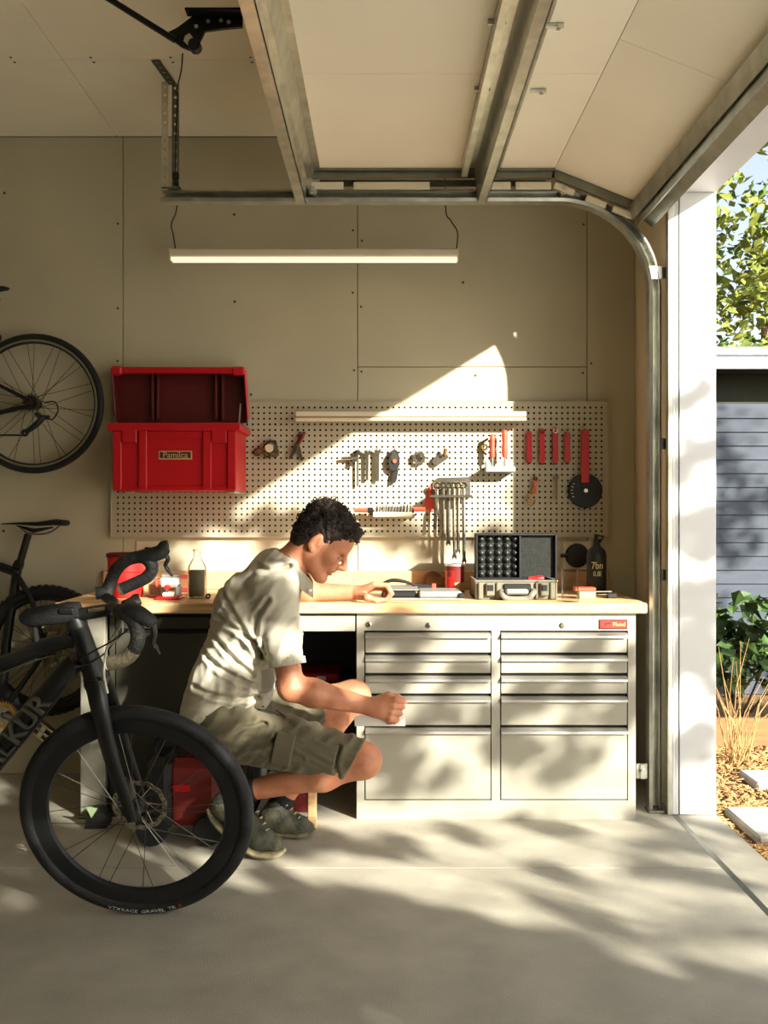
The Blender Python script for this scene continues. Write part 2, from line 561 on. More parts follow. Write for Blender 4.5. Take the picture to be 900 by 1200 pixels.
# ------------------------------------------------------------------ shade tree right of the camera: casts the dappled light
def up_ray(p, t): return Vector(p) + Vector((0.85, -1.0, 0.532)) * t
r = random.Random(11)
cl = []
def edge_y(x): return 3.12 - max(0, x + .027) * .617
def spray(n, pick, rad, t0=2.7, t1=4.4):
    k = 0
    while k < n:
        p = pick()
        if p is None: continue
        t = r.uniform(t0, t1); t = max(t, (1.75 - p[0]) / .85 + r.uniform(0, .8))
        cl.append((up_ray(p, t), rad)); k += 1
def near_floor():
    x = r.uniform(-2.2, 1.15); y = r.uniform(-1.2, 3.4)
    return (x, y, 0) if y < edge_y(x) - .16 else None
def lit_floor():
    x = r.uniform(-.4, 1.2); y = r.uniform(2.4, 3.85)
    return (x, y, 0) if y > edge_y(x) + .05 else None
def near_edge():
    x = r.uniform(-1.0, 1.15); return (x, edge_y(x) - r.uniform(.10, .55), 0)
spray(480, near_floor, .12)
spray(200, lambda: (lambda x, y: (x, y, 0) if y < edge_y(x) - .2 else None)(r.uniform(-1.3, 1.15), r.uniform(1.7, 2.9)), .09)
spray(230, near_edge, .075)
spray(20, lit_floor, .055)
spray(42, lambda: (r.uniform(-.2, 1.0), YC, r.uniform(.05, .8)), .065)
spray(34, lambda: (r.uniform(1.12, 1.32), YJ, r.uniform(.5, 1.7)), .06)
spray(4, lambda: (r.uniform(1.12, 1.32), YJ, r.uniform(.1, .5)), .05)
spray(8, lambda: (r.uniform(-.5, .5), YW, r.uniform(.85, 1.15)), .07)
spray(12, lambda: (r.uniform(-1.0, -.3), YW, r.uniform(1.05, 1.4)), .065)
spray(13, lambda: (r.uniform(-.6, -.1), 3.35, r.uniform(.5, 1.05)), .045)
spray(75, lambda: (r.uniform(-1.35, -.35), 2.88, r.uniform(.0, 1.1)), .09)
spray(34, lambda: (r.uniform(-.75, .0), 3.4, r.uniform(.0, .46)), .07)
spray(4, lambda: (r.uniform(-.3, -.1), 3.46, r.uniform(1.0, 1.16)), .05)
spray(70, lambda: (r.uniform(-2.2, -.5), r.uniform(3.1, 4.4), 0), .09)
spray(34, lambda: (r.uniform(-1.9, -.95), YW, r.uniform(.2, 1.0)), .075)
tree('shade_tree', 'leafy shade tree outside the opening on the sunny side', (6.0, -1.9, -.03), 4.6, cl, .11, 14, 'leaf_green', 8, trunk_r=.14)
# taller tree on the sunny side whose shade falls on the lap siding and planting bed
cl = []
spray(19, lambda: (r.uniform(1.9, 3.0), 6.6, r.uniform(.1, 1.95)), .17, 3.0, 4.5)
spray(46, lambda: (r.uniform(1.7, 3.2), 5.4, r.uniform(0, .5)), .12, 4.0, 6.0)
tree('shade_tree', 'young leafy tree in the yard shading the lap siding fence', (7.0, 1.4, -.03), 4.2, cl, .1, 26, 'leaf_green', 9, trunk_r=.1)

# low plants in the bed
def shrub(label, c, rad, n, size, seed, m='leaf_low'):
    r = random.Random(seed)
    t = thing('bed_plant', label, 'plant', (c[0], c[1], -.03), group='leafy plants in the bed by the fence')
    st = MB(); lf = MB()
    for i in range(7):
        e = Vector(c) + Vector((r.uniform(-rad, rad), r.uniform(-rad, rad) * .5, r.uniform(0, rad)))
        st.tube([(c[0], c[1], -.03), e], .006, 5)
        leaves(lf, r, e, rad * .6, n // 7, size, .8)
    st.build('stem', 'bark', t); tag(lf.build('foliage', m, t, fix=False), kind='stuff')
shrub('broad-leaved green plant at the jamb end of the planting bed', (1.95, 5.45, .22), .2, 150, .11, 1)
shrub('bright green leafy plant in the middle of the planting bed', (2.45, 5.75, .36), .26, 200, .12, 2)
shrub('low leafy plant spilling over the timber edging', (2.3, 5.28, .1), .12, 110, .09, 3, 'leaf_yellow')
shrub('dark green fern-like plant behind against the fence', (2.2, 6.2, .3), .3, 220, .12, 4)
gt = thing('dry_grass_tuft', 'dry straw-coloured grass stalks by the white jamb', 'dry grass', (1.72, 4.75, -.03))
mb = MB(); r = random.Random(4)
for i in range(26):
    a = r.uniform(-.16, .2); l = r.uniform(.25, .62)
    b = Vector((1.72 + r.uniform(-.05, .05), 4.75 + r.uniform(-.05, .05), -.03))
    mb.tube([b, b + Vector((a * .4, r.uniform(-.05, .05), l * .6)), b + Vector((a, r.uniform(-.08, .08), l))], [.003, .002, .001], 4)
tag(mb.build('stalks', 'dry_stalk', gt), kind='stuff')

# ------------------------------------------------------------------ overhead door
YT = 3.90
DZ = Z(198, 3.86)
gdoor = thing('garage_door', 'open overhead sectional door with cream panels and steel struts', 'garage door', (0.3, 2.0, DZ))
def door_panel(a, b, y0, y1, seamrows):
    """section from a to b (x,z) seen from below"""
    a = Vector((a[0], 0, a[1])); b = Vector((b[0], 0, b[1]))
    d = (b - a).normalized(); n = Vector((-d.z, 0, d.x))
    if n.z < 0: n = -n
    ys = [y0] + seamrows + [y1]
    for i in range(len(ys) - 1):
        mb = MB()
        p = [Vector((a.x, ys[i] + .001, a.z)), Vector((b.x, ys[i] + .001, b.z)), Vector((b.x, ys[i + 1] - .001, b.z)), Vector((a.x, ys[i + 1] - .001, a.z))]
        mb.prism(p, n * .045)
        mb.build('door_panel', 'door_skin', gdoor)
YD0 = -1.0; YD1 = 3.86
XA, XB, XCR, XE, ZE = -.36, .375, .671, 1.02, 2.40
door_panel((XA, DZ), (XB - .001, DZ), YD0, YD1, [1.0, 3.02])
door_panel((XB + .001, DZ), (XCR - .001, DZ), YD0, YD1, [1.0, 3.02])
door_panel((XCR + .001, DZ), (XE, ZE), YD0, YD1, [1.0, 2.8])

def strut(xc, ztop, zbot, y0, y1, w, name='strut', tilt=0.0, m='galv'):
    """open hat-section stiffener along the depth, hanging under the panels"""
    t = .003
    prof = [(-w - .022, 0), (-w, 0), (-w * .62, -(ztop - zbot)), (w * .25, -(ztop - zbot)), (w * .25, -(ztop - zbot) + .05), (w * .55, -(ztop - zbot) + .05), (w, 0), (w + .022, 0)]
    prof2 = [(x, z - t if z > -.001 else z + t) for x, z in prof]
    def pt(x, z, y):
        c, s = math.cos(tilt), math.sin(tilt)
        return Vector((xc + x * c - z * s, y, ztop + x * s + z * c))
    mb = MB()
    n = len(prof)
    for i in range(n - 1):
        a, b = prof[i], prof[i + 1]
        d = Vector((b[0] - a[0], b[1] - a[1])).normalized() * 1
        nx, nz = -d.y * t, d.x * t
        q = [pt(a[0], a[1], y0), pt(b[0], b[1], y0), pt(b[0] + nx, b[1] + nz, y0), pt(a[0] + nx, a[1] + nz, y0)]
        mb.prism(q, (0, y1 - y0, 0))
    return mb.build(name, m, gdoor)
strut(-.318, DZ - .001, Z(238, 3.86), YD0, 3.88, .045)
strut(.395, DZ - .001, Z(236, 3.86), YD0, 3.88, .04)
# end stile left of the second strut with slots
es = MB(); es.box(.300, .306, YD0, 3.80, DZ - .05, DZ - .002); es.box(.300, .335, YD0, 3.80, DZ - .006, DZ - .001); es.box(.300, .322, YD0, 3.80, DZ - .052, DZ - .048)
es.build('stile', 'galv', gdoor)
sl_ = MB()
for y in (2.75, 3.05, 3.35, 3.6): sl_.box(.3075, .3085, y, y + .05, DZ - .035, DZ - .02)
sl_.build('slot', 'black_metal', gdoor)
# small hinge plates screwed into the panels
hp = MB()
hp.box(0, .05, 0, .012, -.006, 0, .001); hp.box(.03, .042, -.006, .018, -.014, -.004, .002); hp.lathe([(0, 0), (.005, 0), (.005, .05), (0, .05)], (0, .006, -.008), (1, 0, 0), 8)
hme = hp.mesh('hinge_plate', 'galv')
for (u, v) in ((572, 22), (640, 26), (556, 101), (622, 103)):
    yy = (DZ - H) * F / (600 - v)
    inst('hinge_plate', hme, gdoor, Vector((X(u, yy), yy, DZ - .001)) - gdoor.location)
# bottom section bar: deep folded profile at the low end of the last section
def bar(pts2, y0, y1, name, m):
    mb = MB()
    mb.prism([(x, y0, z) for x, z in pts2], (0, y1 - y0, 0)); return mb.build(name, m, gdoor)
xb, zb = XE - .02, ZE
bar([(xb - .035, zb - .005), (xb - .02, zb + .012), (xb - .005, zb - .045), (xb - .02, zb - .06)], YD0, 3.9, 'bottom_bar', 'galv')
bar([(xb + .0, zb - .01), (xb + .012, zb - .0), (xb + .02, zb - .065), (xb + .004, zb - .075)], YD0, 3.9, 'bottom_bar', 'galv')
bar([(xb + .03, zb - .0), (xb + .07, zb - .04), (xb + .06, zb - .085), (xb + .022, zb - .055)], YD0, 3.88, 'bottom_seal', 'galv_dark')
# edge frame along the far end of the sections
ef = MB(); ef.box(-.34, XCR, 3.862, 3.870, DZ - .035, DZ + .01); ef.box(-.34, XCR, 3.845, 3.862, DZ - .010, DZ - .001)
ef.build('edge_frame', 'galv_dark', gdoor)
ef = MB()
dv = Vector((XE - XCR, 0, ZE - DZ)).normalized(); L_ = (Vector((XE, 0, ZE)) - Vector((XCR, 0, DZ))).length
nv = Vector((-dv.z, 0, dv.x))
a = Vector((XCR, 3.862, DZ))
ef.prism([a - nv * .035, a + dv * L_ - nv * .035, a + dv * L_ + nv * .01, a + nv * .01], (0, .008, 0))
ef.build('edge_frame', 'galv_dark', gdoor)
for (x0, x1) in ((-.30, -.16), (-.12, .18), (.42, .50), (.52, .66)):
    mb = MB(); mb.box(x0, x1, 3.872, 3.884, DZ - .075, DZ - .045, .003); mb.box(x0 + .01, x0 + .05, 3.870, 3.89, DZ - .07, DZ - .05, .002); mb.build('edge_clip', 'lamp_white', gdoor)
for k in (.06, .42, .72):
    p0 = a + dv * L_ * k - nv * .055
    mb = MB(); M = Matrix.Translation(p0 + Vector((0, .012, 0))) @ Matrix.Rotation(-math.atan2(dv.z, dv.x), 4, 'Y')
    mb.box(0, .085, -.008, .008, -.012, .012, .002, M=M); mb.build('edge_clip', 'lamp_white', gdoor)
for (x, z) in ((-.28, DZ - .075), (.71, DZ - .075)):
    mb = MB(); mb.prism([(x - .03, 3.874, z + .05), (x + .03, 3.874, z + .05), (x + .012, 3.874, z - .02), (x - .012, 3.874, z - .02)], (0, .006, 0))
    mb.lathe([(0, 0), (.008, 0), (.008, .06), (.02, .06), (.02, .075), (0, .075)], (x, 3.86, z), (0, 1, 0), 12); mb.build('roller_bracket', 'galv', gdoor)

# ------------------------------------------------------------------ door track
trk = thing('door_track', 'galvanised steel door track curving down beside the white jamb', 'door track', (1.07, YT, 0))
ZT = Z(230, YT); RX = 1.075; CR = .385
path = [Vector((X(189, YT), 0, ZT)), Vector((RX - CR, 0, ZT))]
for i in range(1, 16):
    q = math.pi / 2 * i / 16
    path.append(Vector((RX - CR + CR * math.sin(q), 0, ZT - CR + CR * math.cos(q))))
path += [Vector((RX, 0, ZT - CR)), Vector((RX, 0, .015))]
def sweep(prof, m, name):
    mb = MB(); vs = []; fs = []
    k = len(prof)
    for i, p in enumerate(path):
        a = path[max(i - 1, 0)]; b = path[min(i + 1, len(path) - 1)]
        d = (b - a).normalized(); n = Vector((d.z, 0, -d.x))      # points to the inside of the curve
        if i == 0: n = Vector((0, 0, -1))
        if n.dot(Vector((RX - CR, 0, ZT - CR)) - p) < 0: n = -n
        for (o_, y) in prof: vs.append(Vector((p.x, YT, p.z)) + n * o_ + Vector((0, y, 0)))
    for i in range(len(path) - 1):
        for a in range(k):
            b = (a + 1) % k
            fs.append((i * k + a, i * k + b, (i + 1) * k + b, (i + 1) * k + a))
    fs.append(tuple(range(k))); fs.append(tuple((len(path) - 1) * k + a for a in range(k)))
    mb.add(vs, fs)
    return mb.build(name, m, trk, smooth=30)
w = .026; t = .002
sweep([(-w, -.008), (-w, .03), (w, .03), (w, -.02), (w - .012, -.026), (w - .012, -.024), (w - t, -.018), (w - t, .028), (-w + t, .028), (-w + t, -.006), (-w + .012, -.012), (-w + .01, -.014)], 'galv', 'channel')
for z in (Z(320, YT), Z(520, YT), Z(600, YT) - .25):
    mb = MB(); mb.box(RX + .02, XI - .001, YT - .002, YT + .003, z - .022, z + .022, .001); mb.box(XI - .005, XI - .001, YT - .03, YT + .02, z - .025, z + .025, .001)
    mb.lathe([(0, 0), (.007, 0), (.007, .005), (0, .005)], (RX + .042, YT - .002, z), (0, -1, 0), 6)
    mb.build('wall_bracket', 'galv_dark', trk)
mb = MB(); mb.box(RX - .028, RX + .028, YT - .012, YT + .031, Z(328, YT), Z(312, YT), .002); mb.build('splice_sleeve', 'galv', trk)
mb = MB(); z = Z(903, YT); mb.box(RX - .075, RX - .03, YT - .01, YT - .004, z - .03, z + .03, .002); mb.box(RX - .06, RX - .04, YT - .02, YT - .008, z - .03, z - .005, .003); mb.box(RX - .06, RX - .04, YT - .02, YT - .008, z + .005, z + .03, .003)
mb.lathe([(0, 0), (.012, 0), (.012, .012), (0, .012)], (RX - .05, YT - .02, z), (0, -1, 0), 10); mb.build('floor_latch', 'galv', trk)
mb = MB(); mb.box(RX - .03, RX + .035, YT - .03, YT + .035, 0, .012, .002); mb.build('foot_plate', 'galv_dark', trk)
# second guide rail just above the horizontal run
mb = MB(); mb.box(X(360, YT), X(640, YT), YT + .012, YT + .028, Z(217, YT), Z(209, YT), .003); mb.build('upper_rail', 'galv_dark', trk)
mb = MB(); mb.box(XI - .028, XI - .006, YT - .05, YT - .02, .0, ZH - .05, .003); mb.build('edge_angle', 'galv', trk)

# perforated hanger
def perforated(name, a, b, w, nrm, parent, m='galv_dark'):
    a = Vector(a); b = Vector(b); d = (b - a); L = d.length; d.normalize()
    nrm = Vector(nrm).normalized(); s = d.cross(nrm).normalized()
    n = max(2, int(L / .035)); st = L / n
    mb = MB()
    for i in range(n):
        o = a + d * (i * st)
        # cell with an octagonal hole
        hc = o + d * (st / 2); hr = min(w, st) * .24
        outer = [o - s * w / 2, o + d * st / 2 - s * w / 2, o + d * st - s * w / 2, o + d * st, o + d * st + s * w / 2, o + d * st / 2 + s * w / 2, o + s * w / 2, o]
        ang = [(-.7, -.7), (0, -1), (.7, -.7), (1, 0), (.7, .7), (0, 1), (-.7, .7), (-1, 0)]
        inner = [hc + d * (x * hr) + s * (y * hr) for x, y in ang]
        for sgn in (0, .0025):
            vs = [p + nrm * sgn for p in outer + inner]
            fs = [(k, (k + 1) % 8, 8 + (k + 1) % 8, 8 + k) for k in range(8)]
            mb.add(vs, fs)
    return mb.build(name, m, parent, fix=False)
hx = X(197, YT)
hg = thing('track_hanger', 'perforated steel angle hanging the track from the ceiling', 'hanger', (hx, YT, ZT))
perforated('upright', (X(194, YT) , YT - .01, ZT + .02), (X(194, YT), YT - .01, ZC), .026, (0, -1, 0), hg, 'galv')
perforated('upright', (X(205, YT) , YT + .01, ZT + .02), (X(205, YT), YT + .01, ZC), .028, (.35, -1, 0), hg)
yb = (ZC - H) * F / (600 - 69)
perforated('ceiling_angle', (X(182, yb), yb, ZC - .004), (X(202, YT), YT, ZC - .004), .034, (0, 0, -1), hg)
mb = MB(); mb.box(X(190, YT), X(212, YT), YT - .015, YT + .02, ZT + .026, ZT + .034); mb.build('clamp', 'galv_dark', hg)
mb = MB(); mb.tube(bez([P(214, 63, 3.55), P(212, 85, 3.7), P(206, 108, YT - .02), P(208, 112, YT - .04), P(206, 160, YT - .04), P(205, 205, YT - .03), P(204, 216, YT - .03)], 5), .0028, 6); mb.build('cable', 'cord', hg, smooth=True)
mb = MB(); p = P(206, 206, YT - .035); mb.box(p.x - .012, p.x + .012, p.y - .012, p.y + .012, p.z - .012, p.z + .012, .003); p = P(206, 214, YT - .035); mb.box(p.x - .008, p.x + .01, p.y - .012, p.y + .012, p.z - .01, p.z + .01, .003); mb.build('cable_clip', 'black_plastic', hg)

# opener arm
YA = 2.86
oa = thing('opener_arm', 'black steel door opener arm bolted to the top strut', 'opener arm', P(215, 50, YA))
mb = MB()
mb.tube([P(60, -42, YA - .15), P(130, 0, YA - .03), P(205, 47, YA)], .013, 8, flat=.5)
mb.build('rod', 'black_metal', oa, smooth=True)
mb = MB()
poly = [(196, 38), (208, 32), (232, 14), (262, 12), (284, 12), (284, 31), (262, 33), (240, 36), (236, 44), (232, 52), (222, 58), (212, 54), (204, 48)]
inner = None
mb.prism([P(u, v, YA) for u, v in poly], (0, .012, 0)); mb.build('bracket', 'black_metal', oa)
mb = MB()
for (u, v) in ((244, 25), (259, 24), (268, 26), (230, 31)):
    mb = MB(); mb.lathe([(0, 0), (.006, 0), (.006, .002), (0, .002)], P(u, v, YA), (0, -1, 0), 10); mb.build('bolt', 'galv', oa)
mb = MB(); mb.prism([P(u, v, YA - .001) for u, v in ((217, 42), (222, 39), (227, 45), (220, 53), (215, 48))], (0, -.001, 0)); mb.build('hook_slot', 'ceiling_paint', oa)
mb = MB(); mb.lathe([(0, -.01), (.018, -.01), (.018, .02), (0, .02)], P(229, 55, YA), (0, -1, 0), 16); mb.build('pivot', 'black_plastic', oa, smooth=True)
mb = MB(); a = P(218, 14, YA - .02); b = P(340, 12, YA - .02); mb.box(a.x, b.x, a.y - .02, a.y + .02, a.z - .003, a.z + .003); mb.build('cross_plate', 'black_metal', oa)
mb = MB(); a = P(325, 15, YA - .03); mb.box(a.x, a.x + .06, a.y - .01, a.y + .002, a.z - .03, a.z, .002); mb.build('fixing_plate', 'galv', oa)

# ------------------------------------------------------------------ lamps
YLP = 4.2
a = P(200, 300, YLP); b = P(537, 300, YLP)
pl = thing('pendant_lamp', 'slim linear LED batten hanging from two cords under the track', 'lamp', ((a.x + b.x) / 2, YLP, a.z))
MB().box(a.x, b.x, YLP - .03, YLP + .03, Z(302.5, YLP), Z(293, YLP), .006).build('housing', 'lamp_white', pl)
MB().box(a.x + .004, b.x - .004, YLP - .026, YLP + .026, Z(306.5, YLP), Z(302.6, YLP), .004).build('diffuser', 'lamp_tube', pl)
for x in (a.x, b.x):
    s = .006 if x == a.x else -.006
    MB().box(x - .001, x + s, YLP - .031, YLP + .031, Z(307, YLP), Z(292.5, YLP), .002).build('end_cap', 'lamp_white', pl)
for pts in ([P(206, 294, YLP), P(203, 275, YLP), P(201, 262, YLP), P(208, 235, YLP), (X(208, YLP), YLP, ZC)], [P(535, 292, YLP), P(536, 272, YLP), P(528, 258, YLP), P(522, 240, YLP), (X(522, YLP), YLP, ZC)]):
    mb = MB(); mb.tube(bez(pts, 6), .003, 6); mb.build('cord', 'cord', pl, smooth=True)

YB = 4.345
wlmp = thing('wall_lamp', 'long cream LED bar mounted across the top of the pegboard', 'lamp', P(480, 488, YB))
a = P(346, 482, YB); b = P(617, 493, YB)
MB().box(a.x, b.x, YB, YB + .05, Z(488, YB), Z(482, YB), .004).build('housing', 'lamp_white', wlmp)
MB().box(a.x, b.x, YB + .004, YB + .05, Z(489.5, YB), Z(488, YB), .0).build('shadow_gap', 'timber', wlmp)
MB().box(a.x, b.x, YB - .004, YB + .05, Z(493, YB), Z(489.5, YB), .003).build('diffuser', 'lamp_white', wlmp)
for u in (390, 575):
    MB().box(X(u, YB) - .012, X(u, YB) + .012, YB + .05, 4.43, Z(490, YB), Z(486, YB), .002).build('bracket', 'galv_dark', wlmp)
# ------------------------------------------------------------------ bench, cabinets, pegboard, tools
mat('bench_wood', (222, 186, 138), 0.5, var=0.2, vscale=7, stretch=(1, 9, 9), dark=(196, 154, 104), bump=0.06, bscale=40)
mat('backsplash_wood', (206, 160, 112), 0.6, var=0.2, vscale=7, stretch=(1, 9, 9))
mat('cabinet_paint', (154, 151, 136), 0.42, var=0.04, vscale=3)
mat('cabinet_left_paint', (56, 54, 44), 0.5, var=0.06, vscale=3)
mat('alu', (206, 204, 196), 0.32, metal=0.85, var=0.08, vscale=20, stretch=(1, 12, 12))
mat('dark_gap', (22, 20, 16), 0.9)
mat('steel', (190, 184, 168), 0.25, metal=1.0, var=0.15, vscale=30)
mat('steel_dark', (112, 106, 92), 0.35, metal=0.9, var=0.2, vscale=30)
mat('peg_paint', (174, 166, 142), 0.7, var=0.05, vscale=4)
mat('peg_back', (26, 22, 16), 0.95)
mat('crate_red', (186, 18, 28), 0.36, var=0.08, vscale=5)
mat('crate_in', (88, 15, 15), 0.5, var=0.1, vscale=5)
mat('red_plastic', (206, 34, 32), 0.4, var=0.1, vscale=20)
mat('red_soft', (226, 82, 56), 0.5, var=0.1, vscale=20)
mat('maroon', (112, 30, 26), 0.55, var=0.15, vscale=12)
mat('tan_label', (196, 156, 104), 0.6)
mat('ink', (70, 34, 22), 0.7)
mat('white_plastic', (228, 224, 212), 0.5, var=0.04)
mat('cream_plastic', (210, 198, 168), 0.5, var=0.05)
mat('brown', (120, 74, 44), 0.6, var=0.2, vscale=15)
mat('grey_plastic', (134, 134, 128), 0.5, var=0.06)
mat('light_grey', (138, 138, 132), 0.45, var=0.06)
mat('case_grey', (116, 112, 96), 0.45, var=0.12, vscale=10)
mat('foam', (34, 36, 32), 0.9, var=0.3, vscale=60, bump=0.6, bscale=200)
def thin_glass(name):
    m = mat(name, (240, 244, 240), 0.02)
    N, L = m.node_tree.nodes, m.node_tree.links
    N.remove(N['Principled BSDF'])
    tr = N.new('ShaderNodeBsdfTransparent'); tr.inputs['Color'].default_value = (.93, .94, .92, 1)
    gl = N.new('ShaderNodeBsdfGlossy'); gl.inputs['Roughness'].default_value = .03
    lw = N.new('ShaderNodeLayerWeight'); lw.inputs['Blend'].default_value = .12
    mx = N.new('ShaderNodeMixShader')
    mu = N.new('ShaderNodeMath'); mu.operation = 'MULTIPLY'; mu.inputs[1].default_value = .8
    L.new(lw.outputs['Fresnel'], mu.inputs[0]); L.new(mu.outputs[0], mx.inputs[0]); L.new(tr.outputs[0], mx.inputs[1]); L.new(gl.outputs[0], mx.inputs[2])
    L.new(mx.outputs[0], N['Material Output'].inputs['Surface'])
thin_glass('glass')
mat('bottle_fill', (138, 132, 108), 0.5, var=0.1, vscale=5)
mat('badge_red', (214, 52, 44), 0.35)
mat('green_card', (140, 164, 120), 0.7)
mat('yellow_print', (206, 190, 120), 0.6)
mat('gold', (190, 146, 70), 0.3, metal=0.9, var=0.2, vscale=20)
mat('orange', (216, 92, 40), 0.45, var=0.1)
mat('silver_lid', (214, 208, 196), 0.35, metal=0.7)

# workbench top
wt = thing('workbench', 'long workbench with a pale laminated wood top along the back wall', 'workbench', (-.1, 4.1, BT - .04))
xs = [-1.27, -.5, .26, 1.014]
yy = np.linspace(3.775, 4.453, 9)
tops = [MB().box(-1.27, 1.014, yy[i] + .0002, yy[i + 1] - .0002, BT - .04, BT, .0012 if i else .005) for i in range(8)]
for tmb in tops: tmb.build('lamella', 'bench_wood', wt)
MB().box(-1.27, 1.014, 4.43, 4.453, BT + .001, BT + .085, .003).build('backsplash', 'backsplash_wood', wt)

def cabinet(name, label, x0, x1, cols, rows, m, zt, locks=(), plinth=True, z0=0.0, yf=YC, depth=.62, handle=True):
    t = thing(name, label, 'cabinet', ((x0 + x1) / 2, yf + depth / 2, z0))
    mb = MB()
    mb.box(x0, x0 + .012, yf + .02, yf + depth, z0, zt); mb.box(x1 - .012, x1, yf + .02, yf + depth, z0, zt)
    mb.box(x0, x1, yf + depth - .01, yf + depth, z0, zt); mb.box(x0, x1, yf + .02, yf + depth, zt - .01, zt)
    mb.box(x0, x1, yf + .02, yf + depth, z0, z0 + .02); mb.box(x0 + .012, x1 - .012, yf + .03, yf + .035, z0 + .02, zt - .01)
    mb.build('carcass', 'dark_gap' if not handle else m, t)
    fr = MB()
    ztop = max(r[1] for c in cols for r in rows); zbot = min(r[0] for r in rows)
    ed = [x0] + [e for c in cols for e in c] + [x1]
    for i in range(0, len(ed), 2): fr.box(ed[i], ed[i + 1], yf, yf + .03, zbot, ztop)
    fr.box(x0, x1, yf, yf + .03, ztop, zt); fr.box(x0, x1, yf, yf + .03, z0, zbot)
    fr.build('face_frame', m, t)
    bk = MB()
    for c in cols: bk.box(c[0], c[1], yf + .014, yf + .03, zbot, ztop)
    bk.build('recess', 'dark_gap', t)
    for c in cols:
        for (a, b) in rows:
            d = MB().box(c[0] + .004, c[1] - .004, yf + .001, yf + .02, a + .004, b - .008, .0015).build('drawer', m, t)
            if handle:
                h = MB()
                zz = b - .008; q = .019
                h.prism([(c[0] + .004, yf + .001, zz), (c[0] + .004, yf - .015, zz - q * .55), (c[0] + .004, yf - .017, zz - q), (c[0] + .004, yf - .012, zz - q), (c[0] + .004, yf + .001, zz - q * .45)], (c[1] - c[0] - .008, 0, 0))
                h.build('handle', 'alu', d)
    for (u, v) in locks:
        p = P(u, v, yf)
        lk = MB(); lk.lathe([(.0115, 0), (.0115, .003), (.009, .005), (.006, .005), (.006, .003), (0, .003)], p, (0, -1, 0), 20)
        lo = lk.build('lock', 'steel', t, smooth=True)
        MB().box(p.x - .0012, p.x + .0012, p.y - .0036, p.y - .003, p.z - .005, p.z + .005).build('key_slot', 'dark_gap', lo)
    return t
def zc(v): return Z(v, YC)
rows = [(zc(766), zc(739)), (zc(790), zc(766)), (zc(814), zc(790)), (zc(851), zc(814)), (zc(938), zc(851))]
tcab = cabinet('tool_cabinet', 'putty-grey steel tool cabinet with two columns of drawers under the bench', X(418, YC), X(745, YC),
        [(X(427, YC), X(576, YC)), (X(586, YC), X(736, YC))], rows, 'cabinet_paint', BT - .042, locks=((432, 732), (502, 733), (659, 733)))
p0 = P(702, 737, YC); p1 = P(735, 726, YC)
bdg = MB().box(p0.x, p1.x, YC - .004, YC, p0.z, p1.z, .001).build('badge', 'ink', tcab)
MB().box(p0.x + .004, p1.x - .003, YC - .005, YC - .004, p0.z + .004, p1.z - .004).build('badge_plate', 'badge_red', bdg)
lg = MB(); lg.prism([P(u, v, YC - .0052) for u, v in ((705, 729.4), (717.5, 729.0), (715.5, 731), (711.5, 731.6), (705.5, 735.6), (709, 731.2), (710.5, 730.0))], (0, -.0008, 0)); lg.build('badge_emblem', 'ink', bdg)
text_part('badge_lettering', 'Flund', .022, 'yellow_print', bdg, Matrix.Translation(P(725.5, 731.8, YC - .0056)) @ FRONT, ext=.0003)

# knee drawer
kd = wt
MB().box(X(300, YC), X(416, YC), YC + .002, YC + .02, zc(740), zc(721) , .002).build('knee_drawer', 'cabinet_paint', kd)
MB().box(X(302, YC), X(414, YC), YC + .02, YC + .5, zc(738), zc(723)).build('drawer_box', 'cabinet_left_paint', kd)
# left cabinet
x0 = X(126, YC); x1 = X(296, YC)
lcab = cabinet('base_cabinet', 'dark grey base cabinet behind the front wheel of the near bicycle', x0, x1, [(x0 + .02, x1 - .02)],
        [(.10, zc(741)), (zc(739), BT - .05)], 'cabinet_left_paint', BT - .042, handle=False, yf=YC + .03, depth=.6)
# bench leg
lgp = wt
MB().box(X(93, YC), X(122, YC), YC + .01, YC + .10, 0, BT - .041, .003).build('leg', 'cabinet_paint', lgp)
MB().box(X(93, YC) - .01, X(122, YC) + .01, YC, YC + .11, 0, .012, .003).build('foot_plate', 'galv_dark', lgp)

# ---- pegboard
YP = 4.43
px0, px1 = X(131, YP), X(712, YP); pz0, pz1 = Z(628, YP), Z(472, YP)
pg = thing('pegboard', 'wide cream pegboard with rows of small holes above the bench', 'pegboard', ((px0 + px1) / 2, YP, pz0))
pt = .0254; nc = int((px1 - px0 - .02) / pt); nr = int((pz1 - pz0 - .016) / pt)
ox = (px0 + px1) / 2 - nc * pt / 2; oz = (pz0 + pz1) / 2 - nr * pt / 2
hr = .0053
oct_ = [(math.cos(math.pi / 8 + k * math.pi / 4) * hr, math.sin(math.pi / 8 + k * math.pi / 4) * hr) for k in range(8)]
hh = pt / 2
sq = [(hh, hh * .414), (hh * .414, hh), (-hh * .414, hh), (-hh, hh * .414), (-hh, -hh * .414), (-hh * .414, -hh), (hh * .414, -hh), (hh, -hh * .414)]
crn = {0: (hh, hh), 2: (-hh, hh), 4: (-hh, -hh), 6: (hh, -hh)}
vs, fs = [], []
for i in range(nc):
    for j in range(nr):
        cx_ = ox + (i + .5) * pt; cz_ = oz + (j + .5) * pt; b = len(vs)
        vs += [(cx_ + a, YP, cz_ + c) for a, c in sq] + [(cx_ + a, YP, cz_ + c) for a, c in oct_] + [(cx_ + a, YP + .005, cz_ + c) for a, c in oct_]
        for k in range(8):
            l = (k + 1) % 8
            if k in crn:
                vs.append((cx_ + crn[k][0], YP, cz_ + crn[k][1])); fs.append((b + k, len(vs) - 1, b + l, b + 8 + l, b + 8 + k))
            else: fs.append((b + k, b + l, b + 8 + l, b + 8 + k))
            fs.append((b + 8 + k, b + 8 + l, b + 16 + l, b + 16 + k))
mb = MB(); mb.add(vs, fs)
